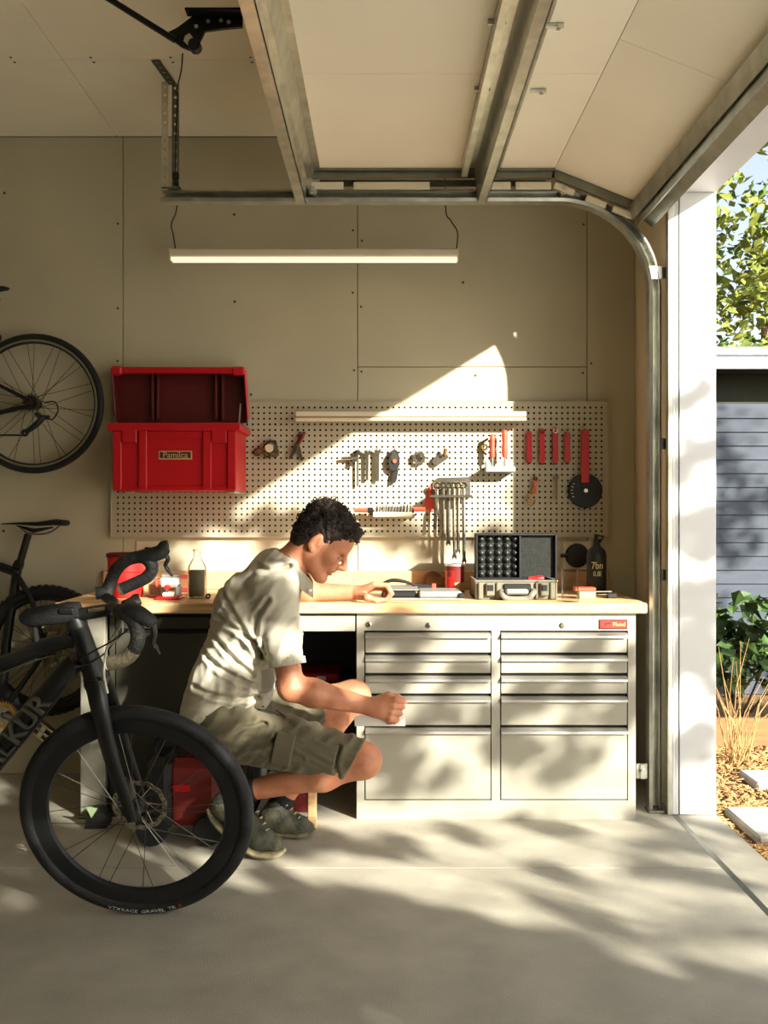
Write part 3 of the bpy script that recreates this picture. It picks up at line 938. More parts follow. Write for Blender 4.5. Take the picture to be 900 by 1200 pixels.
# plain margins
mb.box(px0, ox, YP, YP + .005, pz0, pz1); mb.box(ox + nc * pt, px1, YP, YP + .005, pz0, pz1)
mb.box(ox, ox + nc * pt, YP, YP + .005, pz0, oz); mb.box(ox, ox + nc * pt, YP, YP + .005, oz + nr * pt, pz1)
mb.build('perforated_board', 'peg_paint', pg, fix=False)
MB().box(px0, px1, YP + .012, YP + .014, pz0, pz1).build('back_board', 'peg_back', pg)
for (a, b, c, d) in ((px0 - .006, px1 + .006, pz1, pz1 + .006), (px0 - .006, px1 + .006, pz0 - .006, pz0), (px0 - .006, px0, pz0, pz1), (px1, px1 + .006, pz0, pz1)):
    MB().box(a, b, YP - .004, YP + .026, c, d, .001).build('edge_strip', 'peg_paint', pg)

# ---- red crate
YK0, YK1 = 4.14, 4.424
kx0, kx1 = X(133, YK0), X(277, YK0); kz0, kz1 = Z(575, YK0), Z(504, YK0)
ck = thing('storage_crate', 'red plastic tool crate with open lid fixed to the pegboard', 'crate', ((kx0 + kx1) / 2, (YK0 + YK1) / 2, kz0))
mb = MB(); w = .006
mb.box(kx0, kx1, YK0, YK0 + w, kz0, kz1); mb.box(kx0, kx1, YK1 - w, YK1, kz0, kz1)
mb.box(kx0, kx0 + w, YK0 + w, YK1 - w, kz0, kz1); mb.box(kx1 - w, kx1, YK0 + w, YK1 - w, kz0, kz1); mb.box(kx0 + w, kx1 - w, YK0 + w, YK1 - w, kz0, kz0 + w)
mb.build('body', 'crate_red', ck)
mb = MB(); ro = .02; zr0, zr1 = kz1 - .004, Z(496, YK0)
for (a, b, c, d) in ((kx0 - ro, kx1 + ro, YK0 - ro, YK0 + .008), (kx0 - ro, kx1 + ro, YK1 - .01, YK1), (kx0 - ro, kx0 + .006, YK0 + .008, YK1 - .01), (kx1 - .006, kx1 + ro, YK0 + .008, YK1 - .01)):
    mb.box(a, b, c, d, zr0, zr1, .004)
mb.build('rim', 'crate_red', ck)
def kf(u0, u1, v0, v1, th, name, b=.003, m='crate_red'):
    return MB().box(X(u0, YK0), X(u1, YK0), YK0 - th, YK0 + .001, Z(v1, YK0), Z(v0, YK0), b).build(name, m, ck)
for (u0, u1) in ((133, 143), (163, 172.5), (238, 248), (267, 277)): kf(u0, u1, 505, 574, .012, 'rib')
for (u0, u1) in ((143.5, 161), (248.5, 266)): kf(u0, u1, 500, 519, .016, 'latch')
kf(172.5, 238, 505, 513.5, .007, 'upper_band'); kf(133, 277, 570, 575, .008, 'lower_band')
kf(186, 225, 528.5, 538.5, .004, 'nameplate', .0008, 'tan_label')
kf(187.3, 223.8, 529.6, 537.0, .0046, 'nameplate_field', .0002, 'ink')
text_part('nameplate_lettering', 'Pamilca', .036, 'tan_label', ck, Matrix.Translation(P(205.4, 533.4, YK0 - .0052)) @ FRONT, ext=.0004, squash=.98)
for x in (kx0 + .04, kx1 - .05):
    MB().box(x, x + .04, YK0 + .02, YK1, kz0 - .008, kz0 - .001, .001).build('support_bracket', 'galv', ck)
# lid: shallow tray hinged at the back, open side towards the camera
def lp(u, v, y): return P(u, v, y)
lt = MB()
yb_, yf_ = 4.418, 4.335
outB = [lp(139, 496, yb_), lp(289, 496, yb_), lp(286, 432, yb_), lp(136, 432, yb_)]
lt.prism(outB, (0, .006, 0))
TL, TR, BL, BR = lp(131, 431, yf_), lp(287, 431, yf_), lp(136, 494, yf_ + .03), lp(291, 494, yf_ + .03)
def wall(p, q, r_, s_, th):
    n = (Vector(q) - Vector(p)).cross(Vector(s_) - Vector(p)).normalized() * th
    lt.prism([p, q, r_, s_], n)
wall(outB[3], outB[2], TR, TL, .010); wall(outB[0], outB[3], TL, BL, .008); wall(outB[1], BR, TR, outB[2], .008)
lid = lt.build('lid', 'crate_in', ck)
mb = MB(); mb.box(TL.x + .02, TR.x - .02, yf_ - .012, yf_ + .012, Z(438, yf_), Z(430.5, yf_), .004); mb.build('lid_lip', 'crate_red', lid)
mb = MB(); mb.box(TL.x - .002, TL.x + .048, yf_ - .02, yf_ + .012, Z(440, yf_), Z(429.5, yf_), .008); mb.build('lid_corner', 'crate_red', lid)
mb = MB(); mb.box(TR.x - .055, TR.x + .002, yf_ - .02, yf_ + .012, Z(440, yf_), Z(430, yf_), .008); mb.build('lid_corner', 'crate_red', lid)
mb = MB(); d = (BR - TR); mb.tube([TR + Vector((0, 0, -.01)), TR + d * .95], .010, 8, flat=.7); mb.build('lid_edge', 'crate_red', lid, smooth=True)
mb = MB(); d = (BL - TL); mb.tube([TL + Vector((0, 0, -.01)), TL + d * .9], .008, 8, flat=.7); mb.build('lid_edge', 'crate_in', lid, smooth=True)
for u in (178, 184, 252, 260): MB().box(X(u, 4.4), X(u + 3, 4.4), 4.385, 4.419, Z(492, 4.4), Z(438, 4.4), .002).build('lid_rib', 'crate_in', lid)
mb = MB(); mb.tube([lp(280, 497, 4.30), lp(282, 473, 4.36)], .0035, 6); mb.build('lid_stay', 'galv', ck)

# ---- pegboard tools --------------------------------------------------------
YQ = 4.405
TG = 'tools hanging on the pegboard'
def tool(name, label, cat, u, v, y=YQ): return thing(name, label, cat, P(u, v, y), group=TG)
def pp(poly, y, th): return MB().prism([P(u, v, y) for u, v in poly], (0, th, 0))
def cog(mb, c, R, r0, teeth, th):
    pts = []
    for k in range(teeth * 4):
        q = 2 * math.pi * k / (teeth * 4); rr = R if k % 4 < 2 else R * .84
        pts.append((rr * math.cos(q), rr * math.sin(q)))
    n = len(pts); c = Vector(c)
    o = [c + Vector((x, 0, z)) for x, z in pts]; i_ = [c + Vector((r0 * math.cos(2 * math.pi * k / n), 0, r0 * math.sin(2 * math.pi * k / n))) for k in range(n)]
    vs = o + i_ + [p + Vector((0, th, 0)) for p in o + i_]
    fs = []
    for k in range(n):
        l = (k + 1) % n
        fs += [(k, l, n + l, n + k), (2 * n + k, 3 * n + k, 3 * n + l, 2 * n + l), (k, 2 * n + k, 2 * n + l, l), (n + k, n + l, 3 * n + l, 3 * n + k)]
    mb.add(vs, fs)
def hook(t, u, v, y=YQ):
    p = P(u, v, y); mb = MB(); mb.tube([Vector((p.x, YP + .004, p.z)), Vector((p.x, p.y - .012, p.z)), Vector((p.x, p.y - .014, p.z + .01))], .0025, 6); mb.build('peg_hook', 'steel_dark', t)

t = tool('chain_cassette', 'cluster of metal cogs with a cream cap left of the pliers', 'bike part', 315, 525)
mb = MB(); cog(mb, P(317, 524, YQ), .036, .02, 12, .006); mb.build('sprocket', 'steel_dark', t)
mb = MB(); cog(mb, P(321, 530, YQ - .012), .026, .01, 11, .006); mb.build('sprocket', 'steel', t)
mb = MB(); cog(mb, P(313, 532, YQ - .006), .02, .008, 10, .005); mb.build('sprocket', 'steel_dark', t)
mb = MB(); mb.lathe([(0, 0), (.017, 0), (.019, .006), (.019, .02), (0, .02)], P(315, 525, YQ - .024), (0, 1, 0), 20); mb.build('cap', 'cream_plastic', t, smooth=True)
hook(t, 317, 519)
t = tool('pulley_knob', 'small brown knob with a black collar beside the cogs', 'bike part', 304, 530)
mb = MB(); mb.lathe([(0, 0), (.012, 0), (.014, .01), (.012, .024), (0, .026)], P(305, 529, YQ + .02), (0, -1, 0), 16); mb.build('knob', 'brown', t, smooth=True)
mb = MB(); mb.lathe([(.013, 0), (.017, 0), (.017, .008), (.013, .008)], P(301.5, 530, YQ + .02), (0, -1, 0), 16); mb.build('collar', 'black_plastic', t)

t = tool('pliers', 'red-handled pliers hanging under the left end of the lamp bar', 'pliers', 348, 520)
mb = MB(); mb.tube(bez([P(357, 506, YQ), P(354, 513, YQ), P(349, 522, YQ)], 4), [.006, .007, .007, .007, .007, .006, .006, .005, .005], 8); mb.build('handle', 'maroon', t, smooth=True)
mb = MB(); mb.tube(bez([P(352, 506, YQ + .01), P(351, 514, YQ + .01), P(347, 522, YQ + .01)], 4), [.006, .007, .007, .007, .007, .006, .006, .005, .005], 8); mb.build('handle', 'maroon', t, smooth=True)
pp([(350, 520), (346, 519), (338, 538), (341, 538), (348, 527)], YQ, .008).build('jaw', 'steel_dark', t)
pp([(346, 520), (351, 521), (355, 540), (352, 539), (348, 529)], YQ + .008, .008).build('jaw', 'steel', t)
mb = MB(); mb.lathe([(0, 0), (.006, 0), (.006, .006), (0, .006)], P(348, 522, YQ), (0, -1, 0), 10); mb.build('rivet', 'steel', t)
hook(t, 352, 509)

t = tool('spray_nozzle', 'small brass and steel nozzle left of the hex wrenches', 'nozzle', 406, 537)
mb = MB(); mb.tube([P(400, 537, YQ), P(412, 537, YQ)], [.006, .009], 10); mb.build('barrel', 'steel', t, smooth=True)
mb = MB(); mb.lathe([(0, 0), (.012, 0), (.012, .02), (0, .02)], P(413, 538, YQ), (1, 0, 0), 10); mb.build('body', 'steel_dark', t)
pp([(410, 539), (414, 539), (413, 547), (409, 546)], YQ, .01).build('trigger', 'steel_dark', t)
hook(t, 414, 534)

for k, (u, v0, v1, hw, lab, hm) in enumerate(((419, 527, 570, 1.1, 'thin black-headed hex key, leftmost of the three hung wrenches', 'black_plastic'),
        (430, 527, 563, 2.0, 'slim steel spanner, middle of the three hung wrenches', 'steel'), (442, 526, 564, 2.6, 'thicker steel spanner, rightmost of the three hung wrenches', 'steel'))):
    t = tool('spanner' if k else 'hex_key', lab, 'wrench', u, v0)
    pp([(u - hw, v0 + 5), (u + hw, v0 + 5), (u + hw * .8, v1), (u - hw * .8, v1)], YQ, .007).build('shaft', 'steel_dark' if k != 1 else 'steel', t)
    if k: pp([(u - 3, v0), (u + .5, v0 + 2.6), (u + 3.6, v0 - .5), (u + 4.6, v0 + 4), (u + 1, v0 + 7.5), (u - 2.6, v0 + 6)], YQ - .002, .011).build('jaw', hm, t)
    else: pp([(u - 3.6, v0 + 1), (u + 2, v0), (u + 4, v0 + 3), (u + 3, v0 + 6), (u - 1.5, v0 + 6)], YQ - .002, .014).build('head', hm, t)
    hook(t, u, v0 + 2)

t = tool('cable_cutter', 'black cable tool with a red button hanging beside the spanners', 'tool', 462, 545)
mb = MB(); mb.prism([P(u, v, YQ - .01) for u, v in ((462, 526), (466, 529), (468.5, 537), (468.5, 544), (466, 550), (461, 552), (457, 549), (455.5, 541), (457, 533))], (0, .022, 0)); mb.build('body', 'black_plastic', t)
mb = MB(); mb.prism([P(u, v, YQ - .012) for u, v in ((462, 528), (465.5, 533), (466, 539), (463, 543), (459, 542), (458, 536), (460, 530))], (0, .003, 0)); mb.build('inner_ring', 'steel_dark', t)
mb = MB(); mb.lathe([(0, 0), (.009, 0), (.009, .006), (0, .006)], P(462.5, 540.5, YQ - .012), (0, -1, 0), 14); mb.build('button', 'red_soft', t)
pp([(463, 551), (467, 550), (465, 562), (463, 566), (459, 565), (460, 555)], YQ, .015).build('grip', 'black_plastic', t)
hook(t, 462, 527)

t = tool('chain_ring', 'small toothed steel lockring hanging on the sunlit pegboard', 'bike part', 491, 537)
mb = MB(); cog(mb, P(491, 537, YQ), .032, .014, 9, .008); mb.build('ring', 'steel_dark', t); hook(t, 491, 534)
t = tool('crank_puller', 'dark metal crank puller with a brass knob above the wrench rack', 'tool', 516, 537)
pp([(506, 541), (510, 535), (518, 532), (523, 532), (526, 535), (524, 538), (519, 541), (514, 545), (509, 545)], YQ, .014).build('body', 'steel_dark', t)
mb = MB(); mb.tube([P(521, 534, YQ), P(522, 526, YQ - .01)], [.007, .009], 10); mb.build('knob', 'brown', t, smooth=True); hook(t, 518, 535)

# ledge with two red screwdrivers
lt_ = tool('tool_ledge', 'little grey ledge fixed to the pegboard below red screwdrivers', 'shelf', 586, 550)
MB().box(X(569, 4.35), X(604, 4.35), 4.345, YP - .001, Z(553, 4.35), Z(546.5, 4.35), .002).build('ledge', 'light_grey', lt_)
MB().box(X(570, 4.4), X(603, 4.4), YP - .005, YP, Z(553, 4.4), Z(540, 4.4), .001).build('back_plate', 'light_grey', lt_)
for (u, v0, v1, r0, lab) in ((577, 509, 537, .0115, 'shorter red screwdriver standing in the grey ledge'), (591.5, 504, 536, .0135, 'taller red-orange screwdriver at the end of the grey ledge')):
    ys = 4.375
    t = thing('screwdriver', lab, 'screwdriver', P(u, v1, ys), group='red screwdrivers in the ledge')
    a = P(u, v1, ys); L = Z(v0, ys) - a.z
    mb = MB(); mb.lathe([(0, 0), (r0 * .7, 0), (r0 * .95, L * .12), (r0, L * .35), (r0 * .85, L * .55), (r0, L * .8), (r0 * .9, L * .95), (r0 * .5, L), (0, L)], a, (0, 0, 1), 14); mb.build('handle', 'red_soft', t, smooth=True)
    mb = MB(); zl = Z(546, 4.36); mb.tube([a, (a.x, a.y, zl + .001)], .004, 8); mb.build('blade', 'steel', t)
t = tool('cone_spanner', 'curved black-and-brass spanner tucked behind the red screwdrivers', 'wrench', 567, 522)
mb = MB(); mb.tube(bez([P(572, 514, YQ + .01), P(566, 519, YQ + .01), P(565, 527, YQ + .01), P(570, 533, YQ + .01)], 5), .005, 8); mb.build('arm', 'steel_dark', t, smooth=True)
mb = MB(); cog(mb, P(568, 524, YQ), .016, .007, 8, .006); mb.build('jaw', 'gold', t)

# wrench rack
rk = tool('wrench_rack', 'silver bracket rack on the pegboard holding a row of wrenches', 'tool rack', 529, 572)
YRK = 4.33
pp([(507, 566), (513, 560), (551, 559), (551, 581), (507, 581)], YP - .012, .006).build('back_plate', 'steel', rk)
MB().box(X(504, YRK), X(553.5, YRK), YRK, YP - .006, Z(583, YRK), Z(580, YRK), .001).build('shelf', 'steel_dark', rk)
for (u, lab, m, w_, v1, bl) in ((512, 'combination wrench hung first in the rack beside the red card', 'steel', 1.6, 600, True), (519.5, 'brass-toned slim wrench hung second in the rack', 'steel_dark', 1.6, 628, False),
        (526, 'dark round-shafted wrench hung third in the rack', 'steel_dark', 2.0, 636, False), (531.5, 'long polished wrench hung fourth in the rack', 'steel', 1.9, 652, False),
        (537, 'polished wrench hung fifth in the rack', 'steel', 2.2, 645, False), (543, 'longest bright wrench hung last at the open end of the rack', 'steel', 2.2, 657, False)):
    y = 4.355 + (u % 3) * .012
    t = thing('combination_wrench', lab, 'wrench', P(u, 583, y), group='wrenches hanging in the rack')
    a = P(u, 572, y); b = P(u + rnd.uniform(-1, 1.4), v1, y - .005); ww = w_ * y / F
    mb = MB(); mb.tube([a, b], [ww * 1.1, ww * .9], 8, flat=.6, up=(1, 0, 0)); mb.build('shaft', m, t, smooth=True)
    mb = MB(); mb.torus(a + Vector((0, 0, .012)), (0.2, 1, 0.1), .012, .0055, 14, 6); mb.build('ring_end', m, t, smooth=True)
    mb = MB(); mb.prism([b + Vector((x, -.004, z)) for x, z in ((-.007, .012), (.007, .012), (.011, -.004), (.006, -.018), (.003, -.006), (-.003, -.006), (-.006, -.018), (-.011, -.004))], (0, .008, 0)); mb.build('open_jaw', m, t)
    if bl:
        mb = MB(); mb.tube([P(510, 595, y), P(509, 620, y)], [.006, .010], 8, flat=.6); mb.build('grip', 'black_plastic', t, smooth=True)
t = tool('red_card', 'red card hanging behind the wrenches of the rack', 'card', 504, 590)
pp([(496, 594), (503, 570), (508, 566), (508, 600), (502, 598)], YP - .004, .002).build('card', 'red_soft', t)

# bit tray with red grips
bt = tool('bit_tray', 'silver bit tray with red grips above the wooden backsplash', 'bit holder', 460, 598)
YBT = 4.34
MB().box(X(437, YBT), X(483, YBT), YBT, YP - .001, Z(606, YBT), Z(600, YBT), .002).build('tray', 'cream_plastic', bt)
for k in range(11):
    for (y, v0) in ((YBT + .012, 597), (YBT + .05, 591)):
        u = 441.5 + k * 3.9 if y > YBT + .03 else 445 + k * 3.6
        if u > 481: continue
        p = P(u, v0, y); mb = MB(); mb.lathe([(0, 0), (.0045, 0), (.0045, .026), (.003, .034), (0, .034)], (p.x, p.y, Z(600, YBT) - .001), (0.12, 0, 1), 8); mb.build('bit', 'steel_dark', bt)
mb = MB(); mb.tube([P(415, 598, YBT + .03), P(436, 598, YBT + .03)], [.012, .014], 10, flat=.8); mb.build('grip', 'red_soft', bt, smooth=True)
mb = MB(); mb.tube([P(431, 598, YBT + .03), P(437, 598, YBT + .03)], [.0155, .0165], 10, flat=.85); mb.build('collar', 'black_plastic', bt, smooth=True)
mb = MB(); mb.tube([P(483, 597, YBT + .03), P(498, 597, YBT + .03)], [.014, .013], 10, flat=.8); mb.build('grip', 'red_soft', bt, smooth=True)
mb = MB(); mb.tube([P(482, 598, YBT + .03), P(485, 598, YBT + .03)], .0165, 10, flat=.85); mb.build('collar', 'black_plastic', bt, smooth=True)

# red levers
for (u, v0, v1, hw, lab, eye) in ((620.5, 505, 542, 3.3, 'plain red lever, leftmost of the four hanging levers', 0), (635.5, 502, 543, 3.3, 'red lever with a small hole, second of the four hanging', 1),
        (651, 501, 543, 3.3, 'red lever with a pale ring eye, third of the four hanging', 2), (665, 506, 542, 3.5, 'short red lever, last of the four before the chain whip', 0)):
    t = tool('tyre_lever', lab, 'lever', u, v0)
    t['group'] = 'red levers in a row on the pegboard'
    mb = MB(); hwm = hw * YQ / F
    a = P(u, v0 + 3, YQ); b = P(u + .5, v1 - 2, YQ)
    mb.prism([P(u - hw, v0 + 3, YQ), P(u - hw * .5, v0, YQ), P(u + hw * .5, v0, YQ), P(u + hw, v0 + 3, YQ), P(u + hw * .9, v0 + 18, YQ), P(u + hw * 1.1, v1 - 3, YQ), P(u + hw * .4, v1, YQ), P(u - hw * .5, v1, YQ), P(u - hw * 1.0, v1 - 3, YQ), P(u - hw * .8, v0 + 18, YQ)], (0, .012, 0))
    mb.build('blade', 'crate_red', t)
    pp([(u - 2.4, v1 - 1), (u + 2.4, v1 - 1), (u + 1.6, v1 + 1.6), (u - 1.6, v1 + 1.6)], YQ + .002, .008).build('tip', 'black_plastic', t)
    if eye:
        mb = MB(); mb.torus(P(u, v0 + 4, YQ - .002), (0, 1, 0), .009 if eye == 2 else .006, .003, 14, 6); mb.build('eye', 'white_plastic' if eye == 2 else 'maroon', t, smooth=True)
    hook(t, u, v0 + 3)
t = tool('chain_whip', 'red-handled tool with a big black disc at the pegboard end', 'tool', 685, 560)
mb = MB(); mb.box(X(680, YQ), X(689.5, YQ), YQ - .022, YQ - .012, Z(566, YQ), Z(504, YQ), .003); mb.build('handle', 'crate_red', t)
mb = MB(); c = P(686, 575, YQ); mb.lathe([(0, -.002), (.012, -.002), (.012, 0), (.045, .004), (.06, .002), (.074, .004), (.077, .01), (.074, .02), (0, .02)], c - Vector((0, .008, 0)), (0, 1, 0), 40); mb.build('disc', 'black_plastic', t, smooth=30)
mb = MB()
for k in range(5): 
    q = math.radians(150 + k * 14); mb.tube([c + Vector((.058 * math.cos(q), -.008, .058 * math.sin(q))), c + Vector((.066 * math.cos(q), -.008, .066 * math.sin(q)))], .0015, 5)
mb.build('scale_marks', 'white_plastic', t)['kind'] = 'stuff'
mb = MB(); mb.lathe([(0, 0), (.008, 0), (.01, .004), (0, .004)], c - Vector((0, .010, 0)), (0, -1, 0), 5); mb.build('centre_nut', 'steel', t); hook(t, 685, 507, YQ - .01)

t = tool('tubing_cutter', 'orange and steel tubing cutter hanging below the red levers', 'tool', 626, 575)
mb = MB(); mb.tube([P(627.5, 563, YQ), P(626, 579, YQ)], [.006, .008], 10); mb.build('handle', 'orange', t, smooth=True)
mb = MB(); mb.ball(P(627.5, 561, YQ), .010); mb.build('head', 'black_plastic', t, smooth=True)
mb = MB(); mb.tube([P(623, 563, YQ), P(637, 564, YQ)], .002, 6); mb.build('pin', 'steel', t)
mb = MB(); mb.tube(bez([P(626, 580, YQ), P(619, 581, YQ), P(618, 588, YQ), P(623, 592, YQ), P(627, 586, YQ)], 4), .0045, 8); mb.build('hook_jaw', 'gold', t, smooth=True)
hook(t, 627, 562)
t = tool('steel_punch', 'short steel rod with a flat head right of the tubing cutter', 'tool', 652, 572)
mb = MB(); mb.tube([P(652.5, 559, YQ), P(652.5, 587, YQ)], [.0045, .004], 8); mb.build('shaft', 'steel', t, smooth=True)
pp([(650, 557), (655, 557), (655, 561), (650, 561)], YQ - .006, .012).build('head', 'steel_dark', t); hook(t, 652.5, 560)

# ---- things on the bench ------------------------------------------------------
def onb(name, label, cat, x, y, group=None): return thing(name, label, cat, (x, y, BT), group=group)
def pb(u, y): return X(u, y)
# wall sockets
def socket(label, u0, u1, v0, v1):
    t = thing('wall_socket', label, 'socket', P((u0 + u1) / 2, (v0 + v1) / 2, YW)); 
    MB().box(X(u0, YW), X(u1, YW), YW - .008, YW - .0005, Z(v1, YW), Z(v0, YW), .002).build('face_plate', 'cream_plastic', t)
    return t
t = socket('cream wall socket behind the raised handlebar', 160, 197, 634, 658)
MB().box(X(171, YW), X(177, YW), YW - .03, YW - .008, Z(650, YW), Z(641, YW), .004).build('plug', 'black_plastic', t)
MB().box(X(180, YW), X(181.5, YW), YW - .0095, YW - .008, Z(648, YW), Z(641, YW)).build('pin_slot', 'dark_gap', t)
t = socket('cream wall socket with a big black plug beside the dark bottle', 659, 692, 634, 668)
mb = MB(); mb.lathe([(0, 0), (.05, 0), (.055, .008), (.048, .03), (.03, .036), (0, .036)], P(676, 651, YW - .008), (0, -1, 0), 28); mb.build('plug', 'black_plastic', t, smooth=True)
mb = MB(); mb.tube([P(676, 651, YW - .03), P(657, 651, YW - .035)], .009, 8); mb.build('plug_arm', 'black_plastic', t, smooth=True)

# red canister
y = 4.05; x = X(148, y) - .01
t = onb('red_canister', 'red plastic canister with a dark lid behind the handlebar', 'canister', x, y)
mb = MB(); mb.lathe([(0, 0), (.062, 0), (.068, .01), (.076, .155), (.076, .165), (.06, .165), (0, .16)], (x + .01, y, BT), (0, 0, 1), 28); mb.build('body', 'red_plastic', t, smooth=35)
mb = MB(); mb.lathe([(0, 0), (.081, 0), (.081, .014), (.07, .018), (0, .018)], (x + .01, y, BT + .166), (0, 0, 1), 28); mb.build('lid', 'maroon', t, smooth=35)
mb = MB(); mb.torus((x + .01, y, BT + .11), (0, 0, 1), .0755, .004, 28, 6); mb.build('band', 'red_plastic', t, smooth=True)
y = 4.1; t = onb('small_box', 'cream and grey box between the red canister and the grinder', 'box', X(183, y), y)
MB().box(X(177, y), X(192, y), y - .05, y + .05, BT + .001, BT + .075, .003).build('carton', 'cream_plastic', t)
MB().box(X(179, y), X(191, y), y - .052, y - .049, BT + .01, BT + .05, .001).build('front_panel', 'grey_plastic', t)
# clamp-on grinder
y = 3.95; x = X(199, y); g = lambda u, v: P(u, v, y)
t = onb('bench_grinder', 'small red and white bench grinder on a red base', 'bench grinder', x, y)
MB().box(X(185, y), X(213.5, y), y - .045, y + .05, BT + .001, BT + .013, .004).build('base', 'red_plastic', t)
for u in (190, 206): MB().box(X(u, y), X(u + 5, y), y - .02, y + .035, BT + .012, BT + .055, .004).build('support', 'grey_plastic', t)
MB().box(X(188, y), X(211, y), y - .035, y + .04, BT + .05, BT + .09, .012).build('housing', 'white_plastic', t)
MB().box(X(190, y), X(210, y), y - .03, y + .035, BT + .088, BT + .102, .005).build('top_plate', 'grey_plastic', t)
mb = MB(); mb.lathe([(0, 0), (.010, 0), (.012, .02), (.008, .034), (0, .035)], (X(199, y), y - .03, BT + .052), (0, -1, 0), 16); mb.build('knob', 'red_plastic', t, smooth=True)
mb = MB(); mb.lathe([(0, -.012), (.018, -.012), (.018, .012), (0, .012)], (X(187, y), y, BT + .066), (1, 0, 0), 18); mb.build('wheel_guard', 'red_soft', t, smooth=30)
MB().box(X(193, y), X(206, y), y - .046, y - .03, BT + .014, BT + .03, .003).build('tool_rest', 'white_plastic', t)
y = 4.3; t = onb('brown_box', 'small brown box against the backsplash behind the glass bottle', 'box', X(218, y), y)
MB().box(X(211, y), X(226, y), y - .03, y + .03, BT + .001, BT + .075, .003).build('carton', 'maroon', t)
MB().box(X(212, y), X(225, y), y - .0315, y - .0295, BT + .02, BT + .06, .0005).build('label_strip', 'brown', t)
# glass bottle
y = 4.0; x = X(231, y)
t = onb('glass_bottle', 'clear glass bottle half full of grey-brown liquid', 'bottle', x, y)
mb = MB(); mb.lathe([(0, 0), (.034, 0), (.038, .006), (.038, .115), (.036, .13), (.022, .155), (.0145, .17), (.0145, .195), (.0125, .195), (.0125, .17), (.02, .154), (.034, .129), (.0355, .114), (.0355, .008), (.03, .004), (0, .004)], (x, y, BT), (0, 0, 1), 32); mb.build('glass', 'glass', t, smooth=50)
mb = MB(); mb.lathe([(0, 0), (.0352, 0), (.0352, .106), (0, .106)], (x, y, BT + .0085), (0, 0, 1), 28); mb.build('liquid', 'bottle_fill', t, smooth=35)
mb = MB(); mb.lathe([(0, .0), (.017, 0), (.017, .009), (0, .009)], (x, y, BT + .191), (0, 0, 1), 20); mb.build('cap', 'tan_label', t)
t = onb('round_nut', 'little black round nut lying beside the glass bottle', 'nut', X(244, 3.97), 3.97)
mb = MB(); mb.ring((X(244, 3.97), 3.97, BT + .011), (0, 1, .2), [(.011, -.006), (.011, .006), (.005, .006), (.005, -.006)], 6); mb.build('nut', 'black_metal', t)

# plastic tray / laptop-like case with tools
y0, y1 = 3.90, 4.16
t = onb('parts_tray', 'flat grey parts tray with a raised front edge in mid bench', 'tray', X(500, 4.0), 4.03)
mb = MB(); xa, xb_ = X(446, 4.0), X(541, 4.0)
mb.box(xa, xb_, y0, y1, BT + .001, BT + .008, .002); mb.build('base', 'grey_plastic', t)
mb = MB(); mb.box(X(490, 4.0), xb_ - .005, y0 + .01, y1 - .05, BT + .008, BT + .034, .006); mb.build('lid_block', 'light_grey', t)
mb = MB(); mb.box(xa + .005, X(487, 4.0), y0 + .03, y1, BT + .008, BT + .036, .006); mb.build('bin', 'black_plastic', t)
mb = MB(); mb.box(xa, X(490, 4.0), y0 + .028, y1, BT + .036, BT + .041, .002); mb.build('bin_lid', 'grey_plastic', t)
mb = MB(); mb.box(xb_ - .02, xb_ + .004, y0 + .0, y0 + .03, BT + .008, BT + .028, .003); mb.build('catch', 'black_plastic', t)
t = thing('hand_saw', 'black-handled hand tool lying on the bin of the parts tray', 'hand tool', (X(470, 4.08), 4.08, BT + .042))
mb = MB(); mb.tube(bez([P(447, 684, 4.1), P(460, 680, 4.1), P(476, 682, 4.1), P(488, 687, 4.1)], 5), [.006, .008, .010, .012, .013, .014, .014, .014, .013, .012, .011, .010, .009, .008, .007, .006], 10, flat=.6); mb.build('handle', 'black_rubber', t, smooth=True)
mb = MB(); mb.prism([P(488, 684, 4.1), P(506, 686, 4.1), P(506, 690, 4.1), P(486, 690, 4.1)], (0, .02, 0)); mb.build('head', 'black_plastic', t)
mb = MB(); mb.box(X(506, 4.1), X(511, 4.1), 4.1, 4.12, Z(690, 4.1), Z(684, 4.1), .002); mb.build('tip', 'red_soft', t)
t = onb('wood_block', 'brown wood block with a rounded top against the backsplash', 'wood block', X(508, 4.38), 4.38)
mb = MB(); mb.box(X(499, 4.38), X(526, 4.38), 4.35, 4.41, BT + .001, BT + .065, .004); mb.build('block', 'timber', t)
mb = MB(); mb.lathe([(0, -.028), (.045, -.028), (.045, .028), (0, .028)], (X(507, 4.38), 4.38, BT + .042), (0, 1, 0), 24); mb.build('round_top', 'brown', t, smooth=30)
